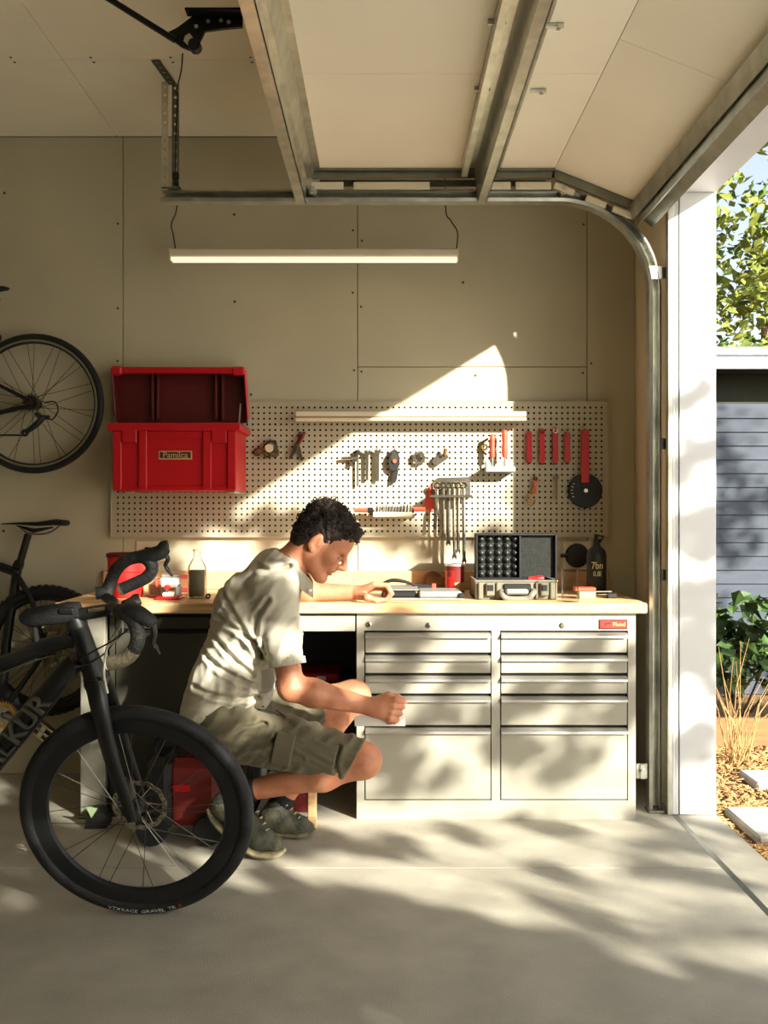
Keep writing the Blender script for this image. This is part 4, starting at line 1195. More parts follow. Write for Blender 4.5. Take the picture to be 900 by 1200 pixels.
# tin can
y = 4.225; x = X(533, y)
t = onb('tin_can', 'red tin can with a silver lid and tan label', 'can', x, y)
ZTN = Z(697, y)
mb = MB(); hcan = Z(663, y) - BT
mb.lathe([(0, .001), (.042, .001), (.043, .004), (.0415, .006), (.0415, hcan - .004), (.043, hcan), (.040, hcan), (0, hcan - .003)], (x, y, BT), (0, 0, 1), 32); mb.build('body', 'maroon', t, smooth=35)
mb = MB(); mb.lathe([(0, 0), (.0425, 0), (.0425, .008), (.038, .009), (0, .007)], (x, y, BT + hcan), (0, 0, 1), 32); mb.build('lid', 'silver_lid', t, smooth=35)
def can_patch(name, a0, a1, z0, z1, m, R=.0419):
    vs, fs = [], []
    n = 10
    for i in range(n + 1):
        a = math.radians(a0 + (a1 - a0) * i / n)
        for z in (z0, z1):
            for R_ in (R, R + .0006): vs.append((x + R_ * math.sin(a), y - R_ * math.cos(a), BT + z))
    for i in range(n):
        b = i * 4; fs += [(b + 1, b + 5, b + 7, b + 3), (b, b + 2, b + 6, b + 4), (b, b + 4, b + 5, b + 1), (b + 2, b + 3, b + 7, b + 6)]
    fs += [(0, 1, 3, 2), (n * 4, n * 4 + 2, n * 4 + 3, n * 4 + 1)]
    MB().add(vs, fs).build(name, m, t, smooth=True)
can_patch('label_band', -80, -5, .03, hcan - .02, 'red_plastic'); can_patch('label_patch', -5, 70, .014, .05, 'tan_label'); can_patch('label_disc', -50, -22, hcan - .045, hcan - .022, 'maroon', .0426)

# hard case
yb0, yb1 = 3.93, 4.19
xa, xb_ = X(557, yb0), X(653, yb0)
t = onb('hard_case', 'open rugged hard case with black foam-lined lid', 'tool case', (xa + xb_) / 2, 4.06)
zt_ = Z(680, yb0)
mb = MB()
mb.box(xa, xb_, yb0, yb0 + .01, BT + .001, zt_, .003); mb.box(xa, xb_, yb1 - .01, yb1, BT + .001, zt_, .003)
mb.box(xa, xa + .01, yb0 + .01, yb1 - .01, BT + .001, zt_); mb.box(xb_ - .01, xb_, yb0 + .01, yb1 - .01, BT + .001, zt_); mb.box(xa, xb_, yb0 + .01, yb1 - .01, BT + .001, BT + .01)
mb.build('base', 'case_grey', t)
MB().box(xa - .004, xb_ + .004, yb0 - .004, yb0 + .012, zt_ - .008, zt_ + .001, .003).build('rim', 'case_grey', t)
MB().box(xa + .01, xb_ - .01, yb0 + .01, yb1 - .01, BT + .01, zt_ - .012).build('foam', 'foam', t)
for (u0, u1) in ((560, 566), (581, 586), (627, 631), (644, 650)): MB().box(X(u0, yb0), X(u1, yb0), yb0 - .012, yb0 + .002, BT + .002, zt_ - .008, .004).build('rib', 'case_grey', t)
for (u0, u1) in ((569, 579), (632, 642)):
    lo = MB().box(X(u0, yb0), X(u1, yb0), yb0 - .022, yb0 - .001, Z(698, yb0), Z(683, yb0), .004).build('latch', 'case_grey', t)
    MB().box(X(u0 + 1.5, yb0), X(u1 - 1.5, yb0), yb0 - .024, yb0 - .0215, Z(692, yb0), Z(685, yb0), .001).build('latch_recess', 'black_plastic', lo)
hd = MB(); hy = yb0 - .035
hd.tube(bez([P(587, 692, yb0), P(588, 696, hy), P(594, 701, hy), P(607, 702, hy), P(618, 701, hy), P(624, 696, hy), P(626, 692, yb0)], 5), .012, 10, flat=.8); hd.build('handle', 'case_grey', t, smooth=True)
MB().box(X(590, yb0), X(622, yb0), yb0 - .010, yb0 + .002, Z(700, yb0), Z(684, yb0), .004).build('handle_recess', 'black_plastic', t)
MB().box(X(592, hy), X(619, hy), hy - .016, hy + .008, Z(696.5, hy), Z(690, hy), .007).build('grip', 'grey_plastic', t)
# lid standing up, open towards the camera
yl0, yl1 = 4.12, 4.19
la, lb = X(557, 4.14), X(652, 4.14); lz0, lz1 = Z(679, 4.14), Z(625, 4.14)
mb = MB()
mb.box(la, lb, yl1 - .008, yl1, lz0, lz1, .002); w = .009
mb.box(la, la + w, yl0, yl1 - .008, lz0, lz1, .002); mb.box(lb - w, lb, yl0, yl1 - .008, lz0, lz1, .002); mb.box(la + w, lb - w, yl0, yl1 - .008, lz1 - w, lz1, .002); mb.box(la + w, lb - w, yl0, yl1 - .008, lz0, lz0 + w, .002)
lid = mb.build('lid', 'black_plastic', t)
xm = X(609, 4.14)
MB().box(xm - .003, xm + .003, yl0 + .006, yl1 - .008, lz0 + w, lz1 - w).build('divider', 'black_plastic', lid)
MB().box(xm + .003, lb - w, yl0 + .02, yl1 - .008, lz0 + w, lz1 - w, .002).build('flat_foam', 'foam', lid)
fm = MB(); r = random.Random(5)
for i in range(5):
    for j in range(6):
        cx_ = la + w + (i + .5) * (xm - la - w) / 5; cz_ = lz0 + w + (j + .5) * (lz1 - lz0 - 2 * w) / 6
        fm.lathe([(.018, 0), (.014, .012), (.006, .02), (0, .022)], (cx_, yl1 - .03, cz_), (0, -1, 0), 8)
fm.box(la + w, xm - .003, yl1 - .03, yl1 - .009, lz0 + w, lz1 - w)
tag(fm.build('convoluted_foam', mat('foam_gloss', (40, 42, 38), .4, var=.2, vscale=40), lid), kind='stuff')
t = thing('red_torch', 'small red torch lying in the open hard case', 'torch', P(628, 678, 4.0))
mb = MB(); a = P(619, 678.5, 4.02); mb.lathe([(0, 0), (.009, 0), (.010, .03), (.013, .036), (.013, .055), (.010, .064), (0, .064)], a, (1, .1, 0.03), 16); mb.build('barrel', 'red_plastic', t, smooth=35)
mb = MB(); mb.lathe([(.0132, .038), (.0145, .038), (.0145, .052), (.0132, .052)], a, (1, .1, 0.03), 16); mb.build('grip_ring', 'crate_red', t)

# tumbler
y = 3.835; x = X(668, y)
t = onb('glass_tumbler', 'straight clear glass tumbler near the bench front edge', 'glass', x, y)
hg_ = Z(667, y) - BT
mb = MB(); mb.lathe([(0, .001), (.031, .001), (.0325, .003), (.0335, hg_), (.0315, hg_), (.030, .012), (0, .010)], (x, y, BT), (0, 0, 1), 36); mb.build('glass', 'glass', t, smooth=50)
# small boxes and pen
y = 3.98; t = onb('blade_box', 'small red and green card box behind the glass tumbler', 'box', X(689, y), y)
MB().box(X(678, y), X(697, y), y - .02, y + .03, BT + .001, BT + .030, .001).build('carton', 'green_card', t)
MB().box(X(673, y), X(697, y), y - .022, y + .03, BT + .031, BT + .046, .002).build('lid', 'red_soft', t)
y = 4.0; t = onb('steel_file', 'steel file resting across small boxes beside the dark bottle', 'file', X(705, y), y)
mb = MB(); mb.box(X(698, y), X(717, y), y - .006, y + .006, BT + .024, BT + .030, .001); mb.box(X(700, y), X(716, y), y - .012, y + .014, BT + .014, BT + .018, .001); mb.build('blade', 'steel', t)
MB().box(X(711, y), X(722, y), y - .02, y + .02, BT + .001, BT + .022, .003).build('holder', 'black_plastic', t)
# pump bottle
y = 4.2; x = X(699, y)
t = onb('pump_bottle', 'black bottle with a hooked pump top and yellow print', 'bottle', x, y)
hb = Z(640, y) - BT
mb = MB(); mb.lathe([(0, .001), (.040, .001), (.042, .004), (.042, hb * .82), (.036, hb * .92), (.018, hb), (.014, hb + .012), (0, hb + .012)], (x, y, BT), (0, 0, 1), 28); mb.build('body', 'black_plastic', t, smooth=40)
mb = MB(); mb.lathe([(0, 0), (.015, 0), (.015, .02), (.006, .022), (.006, .04), (0, .04)], (x, y, BT + hb + .010), (0, 0, 1), 16); mb.build('collar', 'black_plastic', t, smooth=35)
mb = MB(); zt2 = BT + hb + .048; mb.tube([(x - .008, y, zt2 - .03), (x - .006, y, zt2), (x + .03, y, zt2 - .006), (x + .014, y, zt2 - .032)], .0055, 8); mb.build('pump_lever', 'black_metal', t)
text_part('label_print', '7bn', .042, 'yellow_print', t, Matrix.Translation((x - .006, y - .0425, BT + hb * .6)) @ FRONT, ext=.0004, squash=.8)
text_part('label_print', '0.8l', .03, 'yellow_print', t, Matrix.Translation((x - .006, y - .0425, BT + hb * .43)) @ FRONT, ext=.0004, squash=.8)

# under the bench
t = thing('red_organiser', 'flat red parts organiser on the shelf in the dark knee space', 'organiser', (X(380, 4.2), 4.2, .50))
MB().box(X(352, 4.2), X(397, 4.2), 4.15, 4.4, Z(797, 4.2), Z(787, 4.2), .004).build('case', 'crate_red', t)
MB().box(X(372, 4.2), X(383, 4.2), 4.147, 4.151, Z(795, 4.2), Z(790, 4.2), .0005).build('label_strip', 'white_plastic', t)
ks = thing('knee_shelf', 'dark shelf panel between the cabinets in the knee space', 'shelf', (X(370, 4.2), 4.25, .45))
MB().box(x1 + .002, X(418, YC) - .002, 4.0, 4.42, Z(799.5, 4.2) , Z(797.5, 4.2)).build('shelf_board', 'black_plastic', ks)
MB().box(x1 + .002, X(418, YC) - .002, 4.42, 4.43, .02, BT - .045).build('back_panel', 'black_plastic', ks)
st = thing('step_stool', 'small pale wooden step stool behind the crouching person', 'stool', (X(345, 3.75), 3.75, 0))
for (u, y) in ((366, 3.70), (318, 3.70), (366, 3.77), (318, 3.77)): MB().box(X(u, y) - .016, X(u, y) + .016, y - .016, y + .016, 0, .17, .002).build('leg', 'bench_wood', st)
MB().box(X(312, 3.7), X(371, 3.7), 3.68, 3.79, .17, .19, .003).build('seat_board', 'bench_wood', st)
MB().box(X(320, 3.7), X(364, 3.7), 3.69, 3.70, .06, .13, .002).build('apron', 'maroon', st)
# compressor seen through the front wheel
cp = thing('air_compressor', 'dark red and black compressor on the floor behind the front wheel', 'compressor', (X(205, 3.6), 3.62, 0))
MB().box(X(199, 3.6), X(262, 3.6), 3.52, 3.72, .055, .30, .03).build('tank', 'maroon', cp)
mb = MB(); mb.box(X(178, 3.6), X(207, 3.6), 3.5, 3.7, .04, .31, .025); mb.build('motor_housing', 'black_plastic', cp)
mb = MB(); mb.tube(bez([(X(184, 3.6), 3.58, .30), (X(186, 3.6), 3.58, .36), (X(205, 3.6), 3.58, .37), (X(214, 3.6), 3.58, .30)], 6), .012, 8); mb.build('carry_handle', 'black_rubber', cp, smooth=True)
MB().box(X(203, 3.52), X(222, 3.52), 3.512, 3.522, Z(927, 3.52), Z(919, 3.52), .001).build('label_plate', 'crate_red', cp)
for (u, y) in ((186, 3.6), (250, 3.6)): mb = MB(); mb.lathe([(0, -.02), (.05, -.02), (.055, -.01), (.055, .01), (.05, .02), (0, .02)], (X(u, y), 3.50, .0555), (0, 1, 0), 24); mb.build('wheel', 'black_rubber', cp, smooth=30)
tb = thing('tape_dispenser', 'small black gadget with a pale green corner on the floor', 'gadget', P(112, 950, 3.72))
mb = MB(); q = 3.85; fz = lambda v: max(0.002, Z(v, q))
mb.prism([P(99, 954, 3.68), P(124, 953, 3.68), P(126, 940, 3.68), P(116, 933, 3.68), P(102, 934, 3.68)], (0, .08, 0))
m_ = min(v[2] for v in mb.v); mb.v = [(a, b, c - m_) for a, b, c in mb.v]; mb.build('body', 'black_plastic', tb)
mb = MB(); mb.prism([P(100, 927, 3.67), P(114, 930, 3.67), P(107, 941, 3.67)], (0, .008, 0)); mb.v = [(a, b, c - m_) for a, b, c in mb.v]; mb.build('corner_flap', 'green_card', tb)
# ------------------------------------------------------------------ bicycles
mat('carbon', (17, 18, 17), 0.36, var=0.25, vscale=12)
mat('rim_black', (24, 26, 27), 0.33, var=0.15, vscale=14)
mat('tyre', (22, 23, 23), 0.65, var=0.25, vscale=50, bump=0.25, bscale=220)
mat('spoke', (92, 92, 86), 0.3, metal=0.9)
mat('spoke_dark', (40, 36, 28), 0.4, metal=0.6)
mat('tape', (34, 34, 32), 0.7, var=0.25, vscale=60, bump=0.5, bscale=90)
mat('tape_sunlit', (120, 112, 92), 0.7, var=0.3, vscale=60, bump=0.5, bscale=90)  # bar tape with the sunlight on it put into the colour
mat('frame_letter', (70, 70, 62), 0.45)
mat('tyre_print', (176, 178, 172), 0.6)
mat('tyre_red', (170, 60, 40), 0.6)
mat('rim_silver', (150, 148, 130), 0.35, metal=0.8)
mat('cable_white', (196, 190, 172), 0.5)
mat('tyre_tan', (120, 102, 74), 0.7, var=0.2, vscale=30)

def wheel(t, c, R, rt, depth, nsp, tyre_m='tyre', rim_m='rim_black', spoke_m='spoke', rotor=True, hubw=.05, knobs=0, stripe=None, rotor_y=.03, print_=False):
    """wheel in the x-z plane about c; axle along y"""
    c = Vector(c); A = Vector((0, 1, 0))
    w = MB()
    Rt = R - rt
    prof = [(Rt + rt * math.cos(q), rt * 1.02 * math.sin(q)) for q in [math.radians(a) for a in range(-150, 151, 20)]]
    w.ring(c, A, prof, 96)
    ty = w.build('tyre', tyre_m, t, smooth=50, world=False)
    if knobs:
        k = MB(); kb = MB().box(-.007, .007, -.008, .008, -.004, .004)
        for i in range(knobs):
            q = 2 * math.pi * i / knobs
            for s in (-1, 0, 1):
                M = Matrix.Translation(c) @ Matrix.Rotation(q + (.02 if s else 0), 4, 'Y') @ Matrix.Translation((0, s * rt * .6, R - (.001 if s == 0 else rt * .18))) 
                k.box(-.006, .006, -.007, .007, -.005, .005, M=M)
        tag(k.build('tread_knobs', tyre_m, ty, world=False, fix=False), kind='stuff')
    ri = MB(); r0 = R - 2 * rt + .004; hw = rt * .72
    ri.ring(c, A, [(r0, hw * .8), (r0 + .004, hw * .9), (r0 + .004, -hw * .9), (r0, -hw * .8), (r0 - depth * .5, -hw), (r0 - depth * .9, -hw * .6), (r0 - depth, 0), (r0 - depth * .9, hw * .6), (r0 - depth * .5, hw)], 96)
    rim = ri.build('rim', rim_m, t, smooth=40, world=False)
    if stripe:
        s = MB(); s.ring(c, A, [(r0 - .002, -hw * 1.06), (r0 - .002, -hw * .8), (r0 - .011, -hw * .9), (r0 - .011, -hw * 1.06)], 96); s.build('brake_track', stripe, rim, world=False)
    h = MB(); h.lathe([(0, -hubw), (.010, -hubw), (.010, -hubw * .8), (.022, -hubw * .72), (.022, -hubw * .6), (.013, -hubw * .5), (.013, hubw * .5), (.024, hubw * .6), (.024, hubw * .75), (.010, hubw * .85), (.010, hubw), (0, hubw)], c, A, 20)
    h.build('hub', 'black_metal', t, smooth=35, world=False)
    ri_in = r0 - depth + .002
    for i in range(nsp):
        q = 2 * math.pi * (i + .5 * (i % 2)) / nsp
        side = -1 if i % 2 else 1
        lead = .55 if (i // 2) % 2 else -.55
        a = c + Vector((.022 * math.sin(q + lead * 2), side * hubw * .66, .022 * math.cos(q + lead * 2)))
        b = c + Vector((ri_in * math.sin(q), side * .003, ri_in * math.cos(q)))
        m = MB(); m.tube([a, b], .0012, 4, caps=False); m.build('spoke', spoke_m, t, world=False)
    if rotor:
        ro = MB(); y = rotor_y
        n = 72; o, i_ = [], []
        vs, fs = [], []
        for k in range(n):
            q = 2 * math.pi * k / n; rr = .080 + .0015 * math.sin(q * 12)
            for (r_, yy) in ((rr, y), (.066 + .0015 * math.sin(q * 12), y), (.066 + .0015 * math.sin(q * 12), y + .002), (rr, y + .002)):
                vs.append(c + Vector((r_ * math.cos(q), yy, r_ * math.sin(q))))
        for k in range(n):
            l = (k + 1) % n
            for a in range(4): fs.append((k * 4 + a, k * 4 + (a + 1) % 4, l * 4 + (a + 1) % 4, l * 4 + a))
        ro.add(vs, fs)
        for k in range(6):
            q = 2 * math.pi * k / 6
            ro.tube([c + Vector((.02 * math.cos(q + .5), y + .001, .02 * math.sin(q + .5))), c + Vector((.068 * math.cos(q), y + .001, .068 * math.sin(q)))], .0035, 5, flat=.4)
        rob = ro.build('brake_rotor', 'steel', t, smooth=35, world=False)
        hl = MB()
        for k in range(30):
            q = 2 * math.pi * k / 30; rr = .070 + (k % 2) * .005
            hl.lathe([(0, 0), (.0022, 0), (.0022, .0006), (0, .0006)], c + Vector((rr * math.cos(q), y, rr * math.sin(q))), (0, -1, 0), 6)
        tag(hl.build('rotor_holes', 'dark_gap', rob, world=False), kind='stuff')
    return ty

# ---- near bicycle, leaning towards the camera
TH = math.radians(15.5); YG = 2.918; XG = -.712
b1 = thing('gravel_bike', 'matt black drop-bar bicycle in front with a deep-rim front wheel', 'bicycle', (XG, YG, 0), (TH, 0, 0))
def bl(u, v, y=0.0):
    """local point of the bike plane offset y that the photo shows at u,v"""
    s, c = math.sin(TH), math.cos(TH)
    k = (v - 600) / F
    z = (H - k * (YG + y * c) - y * s) / (c - k * s)
    Yw_ = YG + y * c - z * s
    return Vector(((u - 450) * Yw_ / F - XG, y, z))
R1 = .337
hub = Vector((0, 0, R1))
tyre1 = wheel(b1, hub, R1, .0215, .046, 24, rotor_y=.035)
# print on the tyre wall
def tyre_word(s, ang, m, size=.014):
    rr = R1 - .0195
    M = Matrix.Translation(hub) @ Matrix.Rotation(ang, 4, 'Y') @ Matrix.Translation((0, -.0222, -rr)) @ FRONT
    text_part('tyre_lettering', s, size, m, tyre1, M, ext=.0004, world=False, squash=1.4)
tyre_word('GRAVEL', -.10, 'tyre_print'); tyre_word('TR', -.28, 'tyre_print'); tyre_word('II', -.36, 'tyre_red', .015); tyre_word('RACE', .12, 'tyre_print'); tyre_word('VTX', .26, 'tyre_print')
def bt_(name, pts, r, m, par=None, flat=1.0, n=12, up=None):
    mb = MB(); mb.tube(pts, r, n, flat=flat, up=up); return mb.build(name, m, par or b1, smooth=40, world=False)
# fork
crown = bl(112, 793); htop = bl(91, 733)
axis = (htop - crown).normalized()
for s, nm in ((-1, 'near'), (1, 'far')):
    pts = bez([crown + Vector((.004, s * .020, -.005)), crown + Vector((.018, s * .044, -.075)), Vector((-.045, s * .055, R1 + .21)), Vector((-.012, s * .056, R1 + .07)), hub + Vector((0, s * .056, .004))], 5)
    n = len(pts); bt_('fork_leg', pts, [.030 - .0175 * i / (n - 1) for i in range(n)], 'carbon', flat=.62, up=(1, 0, 0))
bt_('fork_crown', [crown + Vector((.004, -.03, -.012)), crown + Vector((.004, .03, -.012))], .030, 'carbon', flat=.9)
bt_('head_tube', [crown, crown.lerp(htop, .5), htop], [.033, .028, .027], 'carbon', n=16)
bt_('headset', [htop, htop + axis * .012, htop + axis * .035], [.029, .026, .019], 'black_metal', n=16)
bt_('headset', [crown - axis * .004, crown + axis * .004], .0345, 'black_metal', n=16)
# dropout, axle, caliper
bt_('axle', [hub + Vector((0, -.066, 0)), hub + Vector((0, .066, 0))], .009, 'black_metal')
bt_('axle_cap', [hub + Vector((0, -.069, 0)), hub + Vector((0, -.064, 0))], .012, 'steel')
mb = MB(); mb.box(-.06, -.012, .022, .058, R1 + .02, R1 + .085, .008); cal = mb.build('brake_caliper', 'steel_dark', b1, world=False)
mb = MB(); mb.box(-.055, -.03, .010, .03, R1 + .03, R1 + .06, .006); mb.build('caliper_body', 'steel', cal, world=False)
# frame tubes
dt0 = bl(90, 772); dt1 = bl(-62, 958); dd = dt1 - dt0
dtp = [dt0 + dd * (i / 8) for i in range(9)]
dtube = bt_('down_tube', dtp, [.030, .036, .039, .040, .040, .040, .040, .040, .040], 'carbon', flat=.85, n=16)
tt0 = bl(92, 748); tt1 = bl(-90, 802)
bt_('top_tube', bez([tt0, bl(50, 758), bl(0, 779), tt1], 5), [.024 + .002 * math.sin(i) * 0 for i in range(16)], 'carbon', flat=.9, n=14)
mb = MB(); mb.tube([q + Vector((0, -.0235, -.002)) for q in bez([bl(82, 762), bl(55, 766), bl(0, 786)], 5)], .0022, 5); mb.build('frame_stripe', 'frame_letter', b1, world=False)
bb = dt1 + Vector((0, 0, 0)); st0 = tt1 + Vector((-.06, 0, .02))
bt_('seat_tube', [bb, st0 + Vector((-.01, 0, .03))], .02, 'carbon')
bt_('seat_post', [st0, st0 + Vector((-.04, 0, .16))], .0135, 'black_metal')
rh = Vector((bb.x - .42, 0, R1 + .0))
for s in (-1, 1):
    bt_('chain_stay', [bb + Vector((-.02, s * .03, 0)), rh + Vector((0, s * .066, 0))], .012, 'carbon')
    bt_('seat_stay', [st0 + Vector((-.01, s * .02, 0)), rh + Vector((0, s * .066, 0))], .009, 'carbon')
mb = MB(); q = st0 + Vector((-.05, 0, .175)); mb.ball(q + Vector((-.02, 0, 0)), .13, .055, .02); mb.build('saddle', 'black_rubber', b1, smooth=True, world=False)
wheel(b1, rh, R1, .0215, .046, 24, rotor_y=.035)
mb = MB(); mb.lathe([(0, -.05), (.022, -.05), (.022, .05), (0, .05)], bb, (0, 1, 0), 20); mb.build('bottom_bracket', 'black_metal', b1, smooth=35, world=False)
# chain ring peeping out on both sides of the down tube
mb = MB(); cog(mb, bb + Vector((0, -.058, 0)), .088, .060, 36, .004); ch = mb.build('chain_ring', 'steel', b1, world=False)
mb = MB(); cog(mb, bb + Vector((0, -.05, 0)), .068, .045, 28, .004); mb.build('inner_chain_ring', 'gold', b1, world=False)
mb = MB(); c0 = bb + Vector((0, -.062, 0))
for k in range(4):
    q = k * math.pi / 2 + .4; mb.tube([c0 + Vector((.015 * math.cos(q), 0, .015 * math.sin(q))), c0 + Vector((.066 * math.cos(q), 0, .066 * math.sin(q)))], .009, 6, flat=.5)
mb.build('crank_spider', 'black_metal', b1, world=False)
bt_('crank_arm', [bb + Vector((0, -.08, 0)), bb + Vector((-.08, -.085, -.06)), bb + Vector((-.14, -.085, -.1))], .012, 'black_metal', flat=.6)
# lettering along the down tube
s, c = math.sin(TH), math.cos(TH)
ang = math.atan2(dd.z, dd.x) + math.pi
for k, (ch_, fr) in enumerate((('R', .24), ('U', .33), ('K', .42), ('L', .505), ('A', .59))):
    pos = dt0 + dd * fr
    M = Matrix.Translation(pos + Vector((0, -.0412 if True else 0, 0))) @ Matrix.Rotation(-(ang), 4, 'Y') @ FRONT
    text_part('frame_lettering', ch_, .078, 'frame_letter', dtube, M, ext=.006, world=False, squash=1.1)
# stem, bag, bars
stem0 = htop + axis * .03
stem1 = bl(130, 714)
bt_('stem', [stem0, stem1], [.019, .017], 'black_metal', n=12)
bt_('stem_bolt', [bl(104, 716, -.016), bl(124, 713, -.016)], .006, 'steel')
mb = MB(); q0 = bl(24, 725); q1 = bl(94, 716)
dx = (q1 - q0); mb.tube([q0, q0 + dx * .12, q0 + dx * .35, q0 + dx * .8, q1], [.012, .026, .029, .030, .026], 12, flat=.85, up=(0, 0, 1)); mb.build('top_tube_bag', 'black_rubber', b1, smooth=50, world=False)
mb = MB(); mb.box(bl(72, 712, 0).x, bl(90, 712, 0).x, -.03, .03, bl(80, 716).z, bl(80, 709).z, .004); mb.build('bag_buckle', 'black_plastic', b1, world=False)
bt_('bag_mount', [bl(84, 722), bl(90, 728)], .012, 'black_metal')
bt_('bag_strap', [bl(40, 728), bl(44, 762)], .007, 'black_rubber')
hw = .215
cN = bl(133, 712, -.06); cF = bl(133, 706, .06)
bt_('handlebar', bez([bl(139, 716, -hw * .93), cN, stem1 + Vector((0, 0, .004)), cF, bl(124, 700, hw * .9)], 5), .0145, 'black_metal')
# far (raised) side
far = bez([bl(124, 700, hw * .9), bl(129, 684, hw), bl(137, 667, hw), bl(150, 656, hw), bl(166, 653, hw), bl(176, 659, hw), bl(178, 668, hw), bl(171, 677, hw), bl(157, 684, hw), bl(143, 690, hw)], 5)
bt_('drop', far, .0185, 'tape', n=12)
bt_('bar_plug', [bl(144, 689.5, hw), bl(141, 691, hw)], .0195, 'rim_silver')
hood = bez([bl(160, 653, hw), bl(174, 651, hw), bl(188, 647, hw), bl(193, 641, hw), bl(197, 640, hw)], 4)
bt_('brake_hood', hood, [.018, .019, .020, .021, .021, .022, .022, .022, .022, .022, .021, .020, .020, .019, .018, .017, .012], 'black_rubber')
bt_('brake_lever', bez([bl(193, 649, hw), bl(197, 655, hw), bl(194, 662, hw), bl(197, 668, hw), bl(202, 675, hw)], 4), [.009] * 9 + [.008] * 4 + [.006] * 3 + [.004], 'black_metal', flat=.7)
# near (lower) side
near = bez([bl(139, 716, -hw * .93), bl(147, 719, -hw), bl(156, 727, -hw), bl(161, 740, -hw), bl(161, 752, -hw), bl(157, 762, -hw)], 5)
bt_('drop', near, .0185, 'tape', n=12)
bt_('drop_end', bez([bl(157, 762, -hw), bl(150, 770, -hw), bl(140, 775, -hw), bl(127, 777, -hw)], 5), .0188, 'tape_sunlit', n=12)
bt_('brake_hood', bez([bl(146, 716, -hw), bl(160, 719, -hw), bl(172, 725, -hw), bl(180, 731, -hw)], 4), [.017, .018, .020, .021, .022, .022, .021, .020, .019, .018, .017, .015, .011], 'black_rubber')
bt_('brake_lever', bez([bl(179, 731, -hw), bl(181, 742, -hw), bl(179, 752, -hw), bl(183, 760, -hw), bl(187, 767, -hw)], 4), [.010] * 9 + [.009] * 4 + [.006] * 3 + [.004], 'black_metal', flat=.7)
bt_('computer_mount', [bl(146, 708, -.06), bl(160, 704, -.03)], [.014, .022], 'black_plastic', flat=.7)
bt_('computer', [bl(158, 698, -.02), bl(160, 712, -.02)], .018, 'black_plastic', flat=.6)
bt_('reflector_bracket', [bl(142, 722, -.1), bl(158, 724, -.12), bl(166, 717, -.12)], [.016, .018, .008], 'alu', flat=.35)
bt_('shift_lever', [bl(150, 706, -.13), bl(166, 716, -.16), bl(180, 732, -.2)], [.016, .014, .008], 'steel_dark', flat=.5)
bt_('grip_end', [bl(112, 695, .19), bl(126, 694, .2)], [.019, .018], 'black_rubber')
bt_('brake_cable', bez([bl(147, 718, -.14), bl(141, 733, -.12), bl(131, 748, -.09), bl(124, 764, -.06), bl(122, 790, -.05), bl(126, 812, -.05)], 5), .0035, 'cable_white', n=6)
bt_('brake_cable', bez([bl(142, 716, -.12), bl(143, 742, -.12), bl(134, 752, -.08), bl(125, 760, -.06), bl(123, 775, -.05)], 5), .003, 'cable_white', n=6)
bt_('gear_cable', bez([bl(150, 738, -.14), bl(130, 752, -.1), bl(108, 764, -.06), bl(92, 774, -.042)], 5), .0024, 'black_rubber', n=6)
bt_('gear_cable', bez([bl(145, 735, .1), bl(128, 760, .02), bl(108, 776, -.03), bl(88, 782, -.042)], 5), .0024, 'black_rubber', n=6)

# ---- bicycle hung on the wall
Y2 = 4.36; cu, cv, pr = 40, 473, 82
c2 = P(cu, cv, Y2); R2 = pr * Y2 / F
b2 = thing('road_bike', 'black road bicycle hung high on the wall by the red crate', 'bicycle', c2)
def w2(u, v, y=0): return P(u, v, Y2 + y) - c2
wheel(b2, (0, 0, 0), R2, .0145, .020, 28, spoke_m='spoke_dark', rotor=False, stripe='rim_silver', hubw=.045)
def bt2(name, pts, r, m, par=b2, flat=1.0): 
    mb = MB(); mb.tube(pts, r, 10, flat=flat); return mb.build(name, m, par, smooth=40, world=False)
BB = w2(-72, 498)
for s in (-1, 1):
    bt2('chain_stay', [w2(38, 474, s * .055), w2(-10, 486, s * .05), BB + Vector((0, s * .03, 0))], [.009, .012, .012], 'carbon')
    bt2('seat_stay', [w2(36, 470, s * .055), w2(0, 452, s * .05), w2(-90, 402, s * .02)], [.010, .008, .008], 'carbon')
bt2('seat_tube', [BB, w2(-98, 380)], .017, 'carbon'); bt2('seat_post', [w2(-95, 390), w2(-30 - 78, 345)], .013, 'black_metal')
bt2('down_tube', [BB, w2(-230, 420)], .02, 'carbon'); bt2('top_tube', [w2(-96, 388), w2(-240, 384)], .017, 'carbon')
mb = MB(); q = w2(-40, 341); mb.tube([w2(-70, 339), w2(-45, 338), w2(-12, 339), w2(6, 338), w2(10.5, 338)], [.02, .035, .045, .03, .012], 12, flat=.3, up=(0, 1, 0)); mb.build('saddle', 'black_rubber', b2, smooth=True, world=False)
bt2('seat_clamp', [w2(-60, 342), w2(-75, 350), w2(-100, 362)], .013, 'black_metal')
mb = MB(); cog(mb, Vector((0, -.04, 0)), .042, .012, 18, .004); mb.build('cassette', 'steel_dark', b2, world=False)
mb = MB(); cog(mb, Vector((0, -.048, 0)), .032, .012, 14, .004); mb.build('cassette', 'black_metal', b2, world=False)
mb = MB(); mb.lathe([(0, 0), (.012, 0), (.012, .008), (0, .008)], (0, -.052, 0), (0, -1, 0), 12); mb.build('axle_nut', 'maroon', b2, world=False)
bt2('derailleur', [w2(42, 484, -.06), w2(50, 490, -.06), w2(42, 498, -.065), w2(30, 507, -.065)], [.010, .016, .014, .010], 'black_plastic')
bt2('derailleur_arm', [w2(46, 489, -.06), w2(58, 489, -.06)], .010, 'black_plastic')
mb = MB(); cog(mb, w2(29, 507, -.068), .018, .006, 10, .006); mb.build('jockey_wheel', 'black_plastic', b2, world=False)
